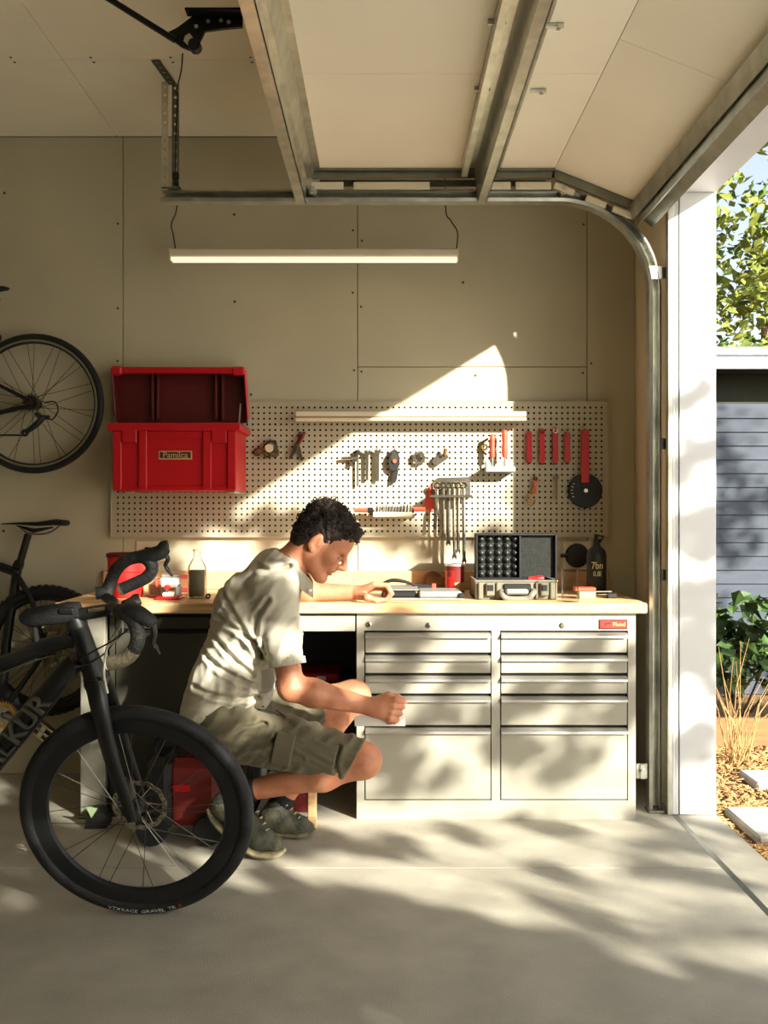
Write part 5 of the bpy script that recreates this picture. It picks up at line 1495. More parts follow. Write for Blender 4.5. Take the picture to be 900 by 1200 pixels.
bt2('chain', [w2(29, 510, -.066), w2(-80, 510, -.066)], .004, 'black_metal'); bt2('chain', [w2(36, 478, -.05), w2(-70, 490, -.066)], .004, 'black_metal')
bt2('shift_cable', bez([w2(52, 472, -.05), w2(64, 471, -.05), w2(68, 481, -.05), w2(62, 491, -.05), w2(56, 491, -.055)], 5), .003, 'black_rubber')
mb = MB(); cog(mb, BB + Vector((0, -.06, 0)), .09, .06, 36, .004); mb.build('chain_ring', 'black_metal', b2, world=False)
wheel(b2, w2(-235, 473), R2, .0145, .020, 28, spoke_m='spoke_dark', rotor=False, stripe='rim_silver', hubw=.045)
bt2('fork', [w2(-240, 384), w2(-222, 410), w2(-235, 473)], [.016, .014, .010], 'carbon')
bt2('handlebar', [w2(-246, 378, -.2), w2(-246, 378, .05)], .013, 'black_metal')
mb = MB(); mb.tube([w2(0, 398, .09), w2(0, 398, .0), w2(0, 393, -.01)], .006, 8); mb.build('wall_hook', 'black_metal', b2, world=False)

# ---- mountain bicycle hanging lower down, left of the bench
Y3 = 4.34; c3 = P(54, 762, Y3); R3 = 76 * Y3 / F
b3 = thing('mountain_bike', 'black knobbly-tyred mountain bicycle low on the wall with saddle up', 'bicycle', c3)
def w3(u, v, y=0): return P(u, v, Y3 + y) - c3
wheel(b3, (0, 0, 0), R3, .027, .016, 28, spoke_m='spoke_dark', rotor=True, hubw=.05, knobs=60, rotor_y=.035)
def bt3(name, pts, r, m, par=b3, flat=1.0):
    mb = MB(); mb.tube(pts, r, 10, flat=flat); return mb.build(name, m, par, smooth=40, world=False)
bt3('seat_tube', [w3(20, 668), w3(8, 750), w3(0, 838)], .021, 'carbon')
bt3('top_tube', [w3(22, 672), w3(0, 664), w3(-120, 640)], .020, 'carbon')
bt3('seat_post', [w3(22, 664), w3(33, 626)], .016, 'black_metal')
bt3('seat_clamp', [w3(17, 661), w3(26, 664)], .021, 'black_metal')
for s in (-1, 1):
    bt3('seat_stay', [w3(20, 674, s * .02), w3(36, 700, s * .045), w3(54, 762, s * .065)], [.013, .012, .009], 'carbon')
    bt3('chain_stay', [w3(54, 762, s * .065), w3(2, 836, s * .03)], .012, 'carbon')
bt3('down_tube', [w3(0, 838), w3(-118, 670)], .024, 'carbon')
mb = MB(); mb.tube([w3(2, 614), w3(20, 613.5), w3(45, 614), w3(66, 612), w3(77, 613), w3(79, 615)], [.010, .022, .045, .065, .06, .03], 14, flat=.22, up=(0, 1, 0)); mb.build('saddle', 'black_rubber', b3, smooth=True, world=False)
mb = MB(); mb.tube([w3(20, 616), w3(40, 622), w3(62, 618)], [.008, .03, .01], 12, flat=.35, up=(0, 1, 0)); mb.build('saddle_skirt', 'black_plastic', b3, smooth=True, world=False)
for s in (-1, 1): bt3('saddle_rail', bez([w3(22, 617, s * .018), w3(34, 625, s * .02), w3(55, 625, s * .022), w3(70, 616, s * .03)], 4), .0035, 'steel_dark')
mb = MB(); cog(mb, w3(4, 838, -.06), .062, .04, 28, .004); mb.build('chain_ring', 'gold', b3, world=False)
mb = MB(); cog(mb, w3(4, 838, -.066), .042, .012, 20, .004); mb.build('inner_chain_ring', 'steel', b3, world=False)
bt3('crank_arm', [w3(4, 838, -.08), w3(28, 848, -.085), w3(50, 856, -.085)], [.014, .012, .011], 'steel_dark')
pc = w3(50, 856, -.13); PM = Matrix.Translation(pc) @ Matrix.Rotation(math.radians(38), 4, 'Y') @ Matrix.Rotation(math.radians(-55), 4, 'X')
mb = MB()
for (a0, a1, c0_, c1_) in ((-.055, .055, .04, .052), (-.055, .055, -.052, -.04), (-.055, -.042, -.04, .04), (.042, .055, -.04, .04), (-.012, .012, -.04, .04), (-.042, .042, -.008, .008)): mb.box(a0, a1, c0_, c1_, -.009, .009, .002, M=PM)
ped = mb.build('pedal', 'steel', b3, world=False)
for (x_, y_) in ((-.048, -.046), (.048, -.046), (-.048, .046), (.048, .046)):
    mb = MB(); mb.tube([PM @ Vector((x_, y_, .008)), PM @ Vector((x_, y_, .016))], .003, 6); mb.build('grip_pin', 'gold', ped, world=False)
wheel(b3, w3(-130, 762), R3, .027, .016, 28, spoke_m='spoke_dark', rotor=True, hubw=.05, knobs=60)
bt3('fork', [w3(-114, 650), w3(-130, 762)], .017, 'black_metal'); bt3('handlebar', [w3(-112, 630, -.3), w3(-112, 630, .05)], .014, 'black_metal')
mb = MB(); mb.tube([w3(6, 670, .11), w3(6, 670, .0), w3(6, 662, -.015)], .006, 8); mb.build('wall_hook', 'black_metal', b3, world=False)
# ------------------------------------------------------------------ person
mat('skin', (194, 134, 100), 0.5, var=0.14, vscale=14, dark=(170, 106, 76), bump=0.12, bscale=160)
MATS['skin'].node_tree.nodes['Principled BSDF'].inputs['Subsurface Weight'].default_value = 0.12
MATS['skin'].node_tree.nodes['Principled BSDF'].inputs['Subsurface Radius'].default_value = (0.012, 0.005, 0.003)
mat('hair', (40, 29, 21), 0.75, var=0.4, vscale=60, dark=(24, 17, 12))
mat('shirt', (182, 177, 157), 0.85, var=0.08, vscale=6, bump=0.15, bscale=500, sheen=0.1)
mat('shirt_edge', (154, 149, 130), 0.85, bump=0.15, bscale=500)
mat('shorts', (94, 88, 66), 0.85, var=0.14, vscale=8, bump=0.2, bscale=400, sheen=0.1)
mat('sock', (26, 26, 28), 0.9, bump=0.3, bscale=300)
mat('shoe_upper', (92, 90, 70), 0.8, var=0.4, vscale=22, dark=(46, 54, 48), bump=0.3, bscale=120)
mat('shoe_sole', (150, 138, 104), 0.8, var=0.4, vscale=26, dark=(86, 84, 62))
mat('lace', (170, 158, 126), 0.8)
mat('paper', (240, 238, 230), 0.7)
mat('lip', (168, 96, 80), 0.5)

class SDF:
    def __init__(s, lo, hi, h):
        s.lo = np.array(lo, np.float32); s.h = h
        s.n = np.ceil((np.array(hi) - np.array(lo)) / h).astype(int) + 1
        s.f = np.full(tuple(s.n), 0.2, np.float32)
    def block(s, lo, hi):
        a = np.clip(np.floor((np.array(lo) - s.lo) / s.h).astype(int), 0, s.n - 1); b = np.clip(np.ceil((np.array(hi) - s.lo) / s.h).astype(int) + 1, 1, s.n)
        if np.any(b <= a): return None
        sl = tuple(slice(i, j) for i, j in zip(a, b))
        g = [(s.lo[i] + s.h * np.arange(a[i], b[i], dtype=np.float32)) for i in range(3)]
        return sl, np.meshgrid(*g, indexing='ij', sparse=True)
    def put(s, lo, hi, fn, k=.012, op='add'):
        pad = k + .025
        bl_ = s.block(np.array(lo) - pad, np.array(hi) + pad)
        if bl_ is None: return
        sl, (x, y, z) = bl_
        d = fn(x, y, z).astype(np.float32); f = s.f[sl]
        if op == 'add':
            hh = np.clip(.5 + .5 * (f - d) / k, 0, 1); s.f[sl] = f * (1 - hh) + d * hh - k * hh * (1 - hh)
        elif op == 'sub':
            d = -d; hh = np.clip(.5 - .5 * (f - d) / k, 0, 1); s.f[sl] = f * (1 - hh) + d * hh + k * hh * (1 - hh)
    def cone(s, a, b, ra, rb, k=.012, sy=1.0, op='add'):
        a = np.array(a, float); b = np.array(b, float); R = max(ra, rb) * max(sy, 1)
        def fn(x, y, z):
            d = b - a; d2 = d.copy(); d2[1] /= sy; L = (d2 ** 2).sum() + 1e-9
            px, py, pz = x - a[0], (y - a[1]) / sy, z - a[2]
            t = np.clip((px * d2[0] + py * d2[1] + pz * d2[2]) / L, 0, 1)
            return np.sqrt((px - t * d2[0]) ** 2 + (py - t * d2[1]) ** 2 + (pz - t * d2[2]) ** 2) - (ra + (rb - ra) * t)
        s.put(np.minimum(a, b) - R, np.maximum(a, b) + R, fn, k, op)
    def ell(s, c, r, M=None, k=.012, op='add'):
        c = np.array(c, float); r = np.array(r, float); m = r.max()
        M = np.eye(3) if M is None else np.array(M)          # columns: local axes in world
        def fn(x, y, z):
            p = [x - c[0], y - c[1], z - c[2]]
            q = [(p[0] * M[0][i] + p[1] * M[1][i] + p[2] * M[2][i]) for i in range(3)]
            k0 = np.sqrt(sum((q[i] / r[i]) ** 2 for i in range(3))); k1 = np.sqrt(sum((q[i] / r[i] ** 2) ** 2 for i in range(3)))
            return k0 * (k0 - 1) / np.maximum(k1, 1e-6)
        s.put(c - m, c + m, fn, k, op)
    def cut(s, p, n, lo=None, hi=None):
        """remove what lies on the side the normal points to, inside the box"""
        p = np.array(p, float); n = np.array(n, float); n /= np.linalg.norm(n)
        sl, (x, y, z) = s.block(s.lo if lo is None else lo, s.lo + s.h * s.n if hi is None else hi)
        d = (x - p[0]) * n[0] + (y - p[1]) * n[1] + (z - p[2]) * n[2]
        s.f[sl] = np.maximum(s.f[sl], d)
    def warp(s, fn):
        sl, (x, y, z) = s.block(s.lo, s.lo + s.h * s.n)
        m = np.abs(s.f) < .03
        d = fn(x + 0 * s.f, y + 0 * s.f, z + 0 * s.f) if False else None
        ix = np.nonzero(m)
        X_, Y_, Z_ = [s.lo[i] + s.h * ix[i].astype(np.float32) for i in range(3)]
        s.f[ix] += fn(X_, Y_, Z_).astype(np.float32)
    def mesh(s, relax=1):
        f = s.f; n = s.n
        f[0], f[-1], f[:, 0], f[:, -1], f[:, :, 0], f[:, :, -1] = (.1,) * 6
        sg = f < 0
        cnt = np.zeros(tuple(n - 1), np.int8)
        for i in (0, 1):
            for j in (0, 1):
                for k in (0, 1): cnt += sg[i:n[0] - 1 + i, j:n[1] - 1 + j, k:n[2] - 1 + k]
        act = np.argwhere((cnt > 0) & (cnt < 8))
        N = len(act)
        cor = [(i, j, k) for i in (0, 1) for j in (0, 1) for k in (0, 1)]
        val = np.stack([f[act[:, 0] + i, act[:, 1] + j, act[:, 2] + k] for i, j, k in cor], 1)
        sm = np.zeros((N, 3)); ct = np.zeros(N)
        for a in range(8):
            for b in range(a + 1, 8):
                if sum(abs(cor[a][q] - cor[b][q]) for q in range(3)) != 1: continue
                va, vb = val[:, a], val[:, b]; m = (va < 0) != (vb < 0)
                t = np.where(m, va / np.where(m, va - vb, 1), 0)
                p = np.array(cor[a])[None] + t[:, None] * (np.array(cor[b]) - np.array(cor[a]))[None]
                sm[m] += p[m]; ct[m] += 1
        V = s.lo + s.h * (act + sm / ct[:, None])
        idx = np.full(tuple(n - 1), -1, np.int32); idx[act[:, 0], act[:, 1], act[:, 2]] = np.arange(N)
        Q = []
        for ax in range(3):
            o = [(0, 0, 0)] * 4
            u, w = [q for q in range(3) if q != ax]
            A = [slice(None)] * 3; B = [slice(None)] * 3
            A[ax] = slice(0, -1); B[ax] = slice(1, None)
            ed = np.argwhere(sg[tuple(A)] != sg[tuple(B)])
            ed = ed[(ed[:, u] > 0) & (ed[:, w] > 0) & (ed[:, u] < n[u] - 1) & (ed[:, w] < n[w] - 1)]
            inn = sg[ed[:, 0], ed[:, 1], ed[:, 2]]
            q4 = []
            for du, dw in ((-1, -1), (0, -1), (0, 0), (-1, 0)):
                e = ed.copy(); e[:, u] += du; e[:, w] += dw; q4.append(idx[e[:, 0], e[:, 1], e[:, 2]])
            q4 = np.stack(q4, 1)
            fl = inn if ax != 1 else ~inn
            q4[~fl] = q4[~fl][:, ::-1]
            Q.append(q4)
        Q = np.concatenate(Q); Q = Q[(Q >= 0).all(1)]
        for _ in range(relax):
            ac = np.zeros_like(V); c = np.zeros(N)
            for a in range(4):
                b = (a + 1) % 4
                np.add.at(ac, Q[:, a], V[Q[:, b]]); np.add.at(c, Q[:, a], 1); np.add.at(ac, Q[:, b], V[Q[:, a]]); np.add.at(c, Q[:, b], 1)
            V = V * .45 + .55 * ac / np.maximum(c, 1)[:, None]
        return V, Q
    def build(s, name, m, parent, relax=1):
        V, Q = s.mesh(relax)
        off = np.array(parent.location)
        me = bpy.data.meshes.new(name)
        me.from_pydata((V - off).tolist(), [], Q.tolist())
        me.materials.append(MATS[m]); me.shade_smooth(); me.update()
        o = bpy.data.objects.new(name, me); COL.objects.link(o); o.parent = parent
        return o

J = dict(
    pel=P(262, 842, 3.47), waist=P(273, 788, 3.47), chest=P(300, 716, 3.47), upper=P(326, 676, 3.47),
    shR=P(322, 688, 3.315), elR=P(341, 806, 3.265), wrR=P(434, 828, 3.30),
    shL=P(324, 684, 3.61), elL=P(336, 693, 3.85), wrL=P(419, 694, 3.845),
    hipR=P(266, 852, 3.385), knR=P(424, 891, 3.335), anR=P(288, 927, 3.40),
    hipL=P(268, 846, 3.555), knL=P(413, 817, 3.61), anL=P(330, 940, 3.60))
J = {k: np.array(v) for k, v in J.items()}
HE = np.array(P(372, 636, 3.465))
fwd = np.array((.80, 0, -.60)); upv = np.array((.60, 0, .80)); lef = np.array((0, 1, 0))
HM = np.stack([fwd, lef, upv], 1)                       # columns: head axes in the world
def hd_(x, y, z): return HE + fwd * x + lef * y + upv * z

per = thing('person', 'person in khaki shirt and olive shorts crouching at the bench with a card', 'person', (J['anL'][0], 3.5, 0))

B = SDF((-.72, 3.17, .0), (.14, 3.93, 1.30), .0031)
def seg(a, b, ra, rb, k=.03, sy=1.0): B.cone(J[a] if isinstance(a, str) else a, J[b] if isinstance(b, str) else b, ra, rb, k, sy)
# torso and limbs
seg('pel', 'waist', .105, .105, .04, 1.3); seg('waist', 'chest', .105, .125, .04, 1.3); seg('chest', 'upper', .12, .085, .04, 1.35)
seg('upper', 'shR', .065, .058); seg('upper', 'shL', .065, .058)
seg('shR', 'elR', .052, .043); seg('shL', 'elL', .05, .042)
m1 = J['elR'] * .72 + J['wrR'] * .28; B.cone(J['elR'], m1, .043, .046, .02); B.cone(m1, J['wrR'], .046, .0285, .02)
m1 = J['elL'] * .72 + J['wrL'] * .28; B.cone(J['elL'], m1, .038, .041, .02); B.cone(m1, J['wrL'], .041, .027, .02)
for s in 'RL':
    seg('hip' + s, 'kn' + s, .085, .058, .03)
    k_, a_ = J['kn' + s], J['an' + s]
    c_ = k_ * .68 + a_ * .32
    bk = np.array((-.004, 0, -.016)) if s == 'R' else np.array((-.018, 0, -.010))
    B.cone(k_, c_ + bk, .054, .051, .03); B.cone(c_ + bk, a_, .051, .034, .03)
    B.ell(k_ + np.array((.012, 0, 0)), (.05, .046, .05), k=.03)
# neck and head
B.cone(J['upper'] + np.array((.01, 0, .0)), hd_(-.025, 0, -.03), .068, .055, .03)
B.ell(hd_(.004, 0, .045), (.094, .075, .088), HM, .01)
B.ell(hd_(.052, 0, -.012), (.050, .056, .083), HM, .03)
B.ell(hd_(.062, 0, .055), (.043, .055, .045), HM, .03)
for s in (-1, 1):
    B.cone(hd_(.012, s * .050, -.045), hd_(.075, s * .018, -.092), .024, .020, .02)
    B.cone(hd_(.012, s * .052, -.045), hd_(.01, s * .06, .0), .022, .016, .02)
    B.ell(hd_(.066, s * .040, -.012), (.026, .022, .026), HM, .02)
    B.cone(hd_(.096, s * .010, .030), hd_(.083, s * .044, .030), .010, .009, .012)
    B.ell(hd_(.094, s * .031, .010), (.015, .017, .0105), HM, .008, op='sub')
    B.ell(hd_(.079, s * .031, .009), (.0145, .0145, .0125), HM, .003)
    B.ell(hd_(.109, s * .012, -.024), (.011, .008, .008), HM, .006)
    ME = np.stack([fwd * .97 + lef * s * .24 * 0 - upv * .2, lef, upv * .97 + fwd * .2], 1)
    B.ell(hd_(-.004, s * .079, .004), (.0195, .007, .033), ME, .005)
    B.ell(hd_(.000, s * .088, .004), (.010, .007, .020), ME, .004, op='sub')
    B.ell(hd_(.002, s * .080, -.024), (.010, .007, .011), ME, .005)
    B.ell(hd_(.010, s * .080, .002), (.005, .006, .008), ME, .004)
B.cone(hd_(.101, 0, .026), hd_(.130, 0, -.014), .0078, .0115, .010)
B.cone(hd_(.124, 0, -.018), hd_(.106, 0, -.03), .011, .010, .008)
B.ell(hd_(.094, 0, -.045), (.017, .026, .018), HM, .014)
B.ell(hd_(.1045, 0, -.048), (.0085, .022, .0055), HM, .004)
B.ell(hd_(.1025, 0, -.0605), (.0085, .019, .0062), HM, .004)
B.ell(hd_(.112, 0, -.0545), (.010, .026, .0022), HM, .003, op='sub')
B.ell(hd_(.086, 0, -.090), (.021, .024, .019), HM, .014)
# right hand: closed round a card, back of the hand towards the camera
def chain(pts, rs, k=.005):
    for i in range(len(pts) - 1): B.cone(pts[i], pts[i + 1], rs[i], rs[i + 1], k)
w = J['wrR']
B.cone(w, P(444, 829, 3.298), .028, .030, .015)
for i in range(4):
    kx, kv = 463 - i * 2.2, 820 + i * 7.4
    B.cone(P(441, 825 + i * 3, 3.297), P(kx, kv, 3.284 + abs(i - 1) * .003), .021, .0125, .010)
L_ = (1.0, 1.06, 1.0, .82)
for i in range(4):
    kx, kv = 463 - i * 2.2, 820 + i * 7.4; l = L_[i]
    chain([np.array(P(kx, kv, 3.284)), np.array(P(kx + 10 * l, kv + 1, 3.302)), np.array(P(kx + 7 * l, kv + 3, 3.328)), np.array(P(kx - 2 * l, kv + 4.5, 3.335))], [.0122, .0102, .0092, .0082], .003)
chain([np.array(P(443, 820, 3.315)), np.array(P(455, 815, 3.330)), np.array(P(466, 817, 3.337)), np.array(P(475, 822, 3.338))], [.015, .0125, .0105, .0085], .008)
# left hand: loosely curled, resting on the worktop
w = J['wrL']
for i in range(4):
    B.cone(w + np.array((.006, (i - 1.5) * .011, 0)), np.array(P(438, 685 + i * 1.2, 3.805 + i * .021)), .021, .0125, .012)
for i in range(4):
    y = 3.805 + i * .021; l = L_[i]; dv = i * 1.2
    chain([np.array(P(438, 685 + dv, y)), np.array(P(438 + 15 * l, 686 + dv, y)), np.array(P(438 + 20 * l, 695 + dv * .4, y + .001)), np.array(P(438 + 15 * l, 702 - dv * .2, y + .002))], [.0122, .0104, .0094, .0084], .003)
chain([w + np.array((.004, -.018, -.008)), np.array(P(430, 700, 3.785)), np.array(P(441, 703.5, 3.782)), np.array(P(452, 703, 3.790))], [.017, .0140, .0110, .0088], .008)
# feet inside the shoes
B.cone(J['anR'], P(262, 945, 3.395), .036, .034, .02); B.cone(P(268, 946, 3.39), P(308, 985, 3.375), .036, .03, .02)
B.cone(J['anL'], P(318, 962, 3.60), .036, .032, .02); B.cone(P(318, 964, 3.60), P(352, 971, 3.595), .032, .024, .02)
body = B.build('body', 'skin', per)
del B

# shirt
def folds(scale, amp, seed, dirv):
    r = np.random.RandomState(seed); d = np.array(dirv, float); d /= np.linalg.norm(d)
    ph = r.uniform(0, 6.28, 8); dirs = [d + r.normal(0, .16, 3) for _ in range(4)]
    def fn(x, y, z):
        o = 0
        w1 = np.sin(x * 17 + ph[0] + 1.5 * np.sin(z * 13 + ph[1])) + np.sin(z * 19 + y * 11 + ph[2])
        for i, q in enumerate(dirs):
            sc_ = scale * (1, 1.37, .71, 1.9)[i]
            t_ = np.sin((x * q[0] + y * q[1] + z * q[2]) * sc_ + w1 * (.8, .55, .65, .9)[i] + ph[3 + i])
            o = o + (1 - 2 * np.abs(t_)) * (1, .7, .9, .4)[i]
        return -o * amp * .45
    return fn
S = SDF((-.74, 3.18, .40), (-.20, 3.86, 1.14), .0042)
bt0 = np.array(P(250, 822, 3.47)); 
S.cone(np.array(P(256, 838, 3.47)), J['waist'] + np.array((.0, 0, 0)), .120, .125, .04, 1.25)
S.cone(J['waist'], J['chest'], .125, .142, .04, 1.28); S.cone(J['chest'], J['upper'], .138, .094, .05, 1.38)
S.cone(J['upper'] + np.array((-.01, 0, .005)), J['shR'], .076, .074, .05); S.cone(J['upper'] + np.array((-.01, 0, .005)), J['shL'], .076, .074, .05)
eR = J['shR'] * .22 + J['elR'] * .78; S.cone(J['shR'], eR + (J['elR'] - J['shR']) * .1, .072, .062, .04)
eL = J['shL'] * .30 + J['elL'] * .70; S.cone(J['shL'], eL + (J['elL'] - J['shL']) * .1, .07, .058, .04)
S.cone(np.array(P(246, 800, 3.44)), np.array(P(242, 826, 3.45)), .07, .075, .05, 1.5)
S.cone(np.array(P(300, 790, 3.43)), np.array(P(300, 812, 3.42)), .07, .065, .05, 1.2)
S.warp(folds(52, .0052, 3, (.85, .2, -.45)))
S.warp(folds(95, .0016, 5, (.5, .3, -.8)))
def creases(lines, Yl, depth, wid):
    L2 = [[(float(X(u, Yl)), float(Z(v, Yl))) for u, v in l] for l in lines]
    def fn(x, y, z):
        o = np.zeros_like(x)
        for l in L2:
            best = np.full_like(x, 1.0); side = np.zeros_like(x)
            for i in range(len(l) - 1):
                (ax, az), (bx, bz) = l[i], l[i + 1]; dx, dz = bx - ax, bz - az; LL = dx * dx + dz * dz
                t = np.clip(((x - ax) * dx + (z - az) * dz) / LL, 0, 1)
                ex, ez = x - ax - t * dx, z - az - t * dz; d = np.sqrt(ex * ex + ez * ez)
                sd = np.sign(ex * dz - ez * dx); m = d < best
                end = 1 - np.clip((i + t) / (len(l) - 1), 0, 1) ** 2 * .7
                best = np.where(m, d, best); side = np.where(m, sd * end, side)
            amp = np.abs(side)
            o += depth * amp * (np.exp(-(best / wid) ** 2) - .55 * np.exp(-((best - 1.9 * wid) / (1.1 * wid)) ** 2))
        return o * (y < 3.50)
    return fn
S.warp(creases([[(306, 770), (292, 742), (272, 712), (258, 694), (250, 686)], [(300, 752), (278, 734), (258, 724), (242, 716)], [(296, 792), (272, 768), (252, 748), (238, 738)],
    [(304, 806), (276, 792), (252, 778), (232, 764)], [(302, 818), (272, 818), (244, 812), (226, 806)], [(318, 700), (304, 720), (300, 748), (308, 776)], [(338, 664), (318, 668), (300, 664)]], 3.33, .013, .0085))
axR = (J['elR'] - J['shR']); axR /= np.linalg.norm(axR); axL = (J['elL'] - J['shL']); axL /= np.linalg.norm(axL)
S.cut(eR, axR, eR - .10, eR + .12); S.cut(eL, axL, eL - .10, eL + .14)
S.cone(eR - axR * .02, eR + axR * .05, .054, .054, .003, op='sub'); S.cone(eL - axL * .02, eL + axL * .05, .052, .052, .003, op='sub')
S.cut(np.array(P(250, 838, 3.47)), (.12, 0, -1))
nb0 = hd_(-.045, 0, -.075)
S.cone(nb0 + (J['upper'] - nb0) * -.9, nb0 + (J['upper'] - nb0) * .12, .07, .06, .004, op='sub')
shirt = S.build('shirt', 'shirt', per, relax=2)
del S
# sleeve hem, collar, placket button, yoke seam
def ring_tube(c, ax, r, rr, name, m, parent, flat=.5, sy=1.0):
    u, w_ = frame_of(ax); c = Vector(c); n = 36; ax = Vector(ax).normalized()
    mb = MB(); vs = []; fs = []
    for i in range(n):
        q = 2 * math.pi * i / n; e = u * math.cos(q) + w_ * math.sin(q); e.y *= sy
        for (dr, da) in ((-.003, -rr), (.004, -rr), (.004, rr), (-.003, rr)):
            vs.append(c + e * (r + dr) + ax * da)
    for i in range(n):
        j = (i + 1) % n
        for a in range(4): fs.append((i * 4 + a, i * 4 + (a + 1) % 4, j * 4 + (a + 1) % 4, j * 4 + a))
    mb.add(vs, fs)
    off = Vector(per.location); mb.v = [tuple(Vector(p) - off) for p in mb.v]
    return mb.build(name, m, parent, smooth=50, world=False)
ring_tube(eR - axR * .010, axR, .0595, .011, 'sleeve_hem', 'shirt', shirt)
# collar: folded band round the neck
cb, cf = Vector(P(333, 650, 3.465)), Vector(P(361, 688, 3.465))
n = 30; vs = []; fs = []
for i in range(n):
    q = 2 * math.pi * i / n; t_ = (1 - math.cos(q)) / 2
    c = cb.lerp(cf, t_); y = 3.465 + .072 * math.sin(q) * (1.0 if t_ < .6 else 1.0 - (t_ - .6) * 1.4)
    c.y = y
    outw = Vector((-math.cos(q) * .6, math.sin(q), -.35)).normalized()
    top = c + Vector((.012, 0, .022)); 
    h_ = .034
    for p in (c + Vector((0, 0, -.012)), top, top + outw * .007 + Vector((0, 0, .002)), c + outw * (.012 + h_ * .35) + Vector((-.002, 0, -.014 - h_ * .35))): vs.append(p)
for i in range(n):
    j = (i + 1) % n
    for a in range(4): fs.append((i * 4 + a, i * 4 + (a + 1) % 4, j * 4 + (a + 1) % 4, j * 4 + a))
mb = MB(); mb.add(vs, fs); off = Vector(per.location); mb.v = [tuple(Vector(p) - off) for p in mb.v]
mb.build('collar', 'shirt_edge', shirt, smooth=50, world=False)
mb = MB(); p = P(363.5, 692, 3.41); mb.ball(p, .008, .008, .006); mb.v = [tuple(Vector(q) - off) for q in mb.v]; mb.build('button', 'white_plastic', shirt, smooth=True, world=False)

# shorts
S = SDF((-.72, 3.20, .13), (.02, 3.74, .66), .0042)
S.cone(np.array(P(252, 828, 3.47)), np.array(P(264, 852, 3.47)), .112, .128, .04, 1.2)
tR = J['hipR'] * .05 + J['knR'] * .95; tL = J['hipL'] * .24 + J['knL'] * .76
S.cone(J['hipR'], J['knR'] + (J['knR'] - J['hipR']) * .05, .104, .073, .05); S.cone(J['hipL'], tL + (J['knL'] - J['hipL']) * .05, .10, .078, .05)
S.cone(J['hipR'] + np.array((.06, -.01, -.03)), J['hipR'] * .45 + J['knR'] * .55 + np.array((0, -.01, -.012)), .08, .072, .05)
S.warp(folds(64, .0048, 11, (.8, .1, -.5)))
S.warp(folds(130, .0016, 12, (.2, .3, .9)))
dR = (J['knR'] - J['hipR']); dR /= np.linalg.norm(dR); dL = (J['knL'] - J['hipL']); dL /= np.linalg.norm(dL)
nR = dR * .92 + np.array((.0, 0, -.30)); 
S.cut(tR, nR, tR - .14, tR + .16); S.cut(tL, dL, tL - .13, tL + .14)
S.cone(tR - dR * .02, tR + dR * .06, .060, .060, .003, op='sub'); S.cone(tL - dL * .02, tL + dL * .06, .064, .064, .003, op='sub')
S.warp(creases([[(312, 846), (290, 850), (262, 862)], [(330, 862), (300, 870), (270, 876)], [(352, 868), (372, 884), (380, 900)], [(398, 872), (392, 888), (396, 904)], [(300, 832), (322, 838), (350, 852)]], 3.33, .011, .008))
S.cut((0, 3.5, float(Z(812, 3.47))), (0.25, 0, 1))
shorts = S.build('shorts', 'shorts', per, relax=2)
del S
# cargo pocket with flap on the near thigh
S = SDF((-.42, 3.20, .16), (.0, 3.40, .50), .0040)
a_, b_ = J['hipR'], J['knR']
S.cone(a_, b_, .118, .083, .03)
S.cut(a_ + dR * .20, -dR); S.cut(a_ + dR * .40, dR); perp = np.array((-dR[2], 0, dR[0])); S.cut(a_ + dR * .3 + perp * .045, perp); S.cut(a_ + dR * .3 - perp * .055, -perp)
S.cut((0, 3.33, 0), (0, 1, 0)); S.warp(folds(90, .003, 17, (.5, .1, .8)))
S.build('cargo_pocket', 'shorts', shorts, relax=2); 
shorts_child = [o for o in bpy.data.objects if o.name.startswith('cargo_pocket')][0]
shorts_child.location = Vector(per.location) * 0
shorts_child.data.transform(Matrix.Identity(4))
S = SDF((-.42, 3.19, .16), (.0, 3.40, .50), .0040)
S.cone(a_, b_, .124, .089, .03)
S.cut(a_ + dR * .19, -dR); S.cut(a_ + dR * .255, dR); S.cut(a_ + dR * .3 + perp * .050, perp); S.cut(a_ + dR * .3 - perp * .060, -perp); S.cut((0, 3.32, 0), (0, 1, 0))
S.build('pocket_flap', 'shorts', shorts, relax=1)
del S
for o in bpy.data.objects:
    if o.name.startswith(('cargo_pocket', 'pocket_flap')):
        o.data.transform(Matrix.Translation(-Vector(per.location))) if o.parent == shorts else None

# hair
r = np.random.RandomState(3)
S = SDF(hd_(0, 0, .05) - .20, hd_(0, 0, .05) + .20, .0028)
S.ell(hd_(.000, 0, .060), (.106, .083, .089), HM, .02); S.ell(hd_(-.042, 0, .005), (.060, .076, .075), HM, .02); S.ell(hd_(.074, 0, .104), (.032, .056, .026), HM, .03)
S.ell(hd_(-.02, 0, .10), (.07, .066, .055), HM, .03)
gx = np.array([-.16, -.085, -.045, -.024, -.012, .012, .016, .036, .044, .062, .085, .13]); gz = np.array([-.055, -.058, -.05, -.01, .034, .036, -.012, -.012, .042, .062, .083, .086])
sl_, (x, y, z) = S.block(S.lo, S.lo + S.h * S.n)
lx = (x - HE[0]) * fwd[0] + (z - HE[2]) * fwd[2] + 0 * y; lz = (x - HE[0]) * upv[0] + (z - HE[2]) * upv[2] + 0 * y
S.f[sl_] = np.maximum(S.f[sl_], ((np.interp(lx, gx, gz) - lz) * .6).astype(np.float32))
cent = r.normal(0, 1, (420, 3)); cent /= np.linalg.norm(cent, axis=1)[:, None]
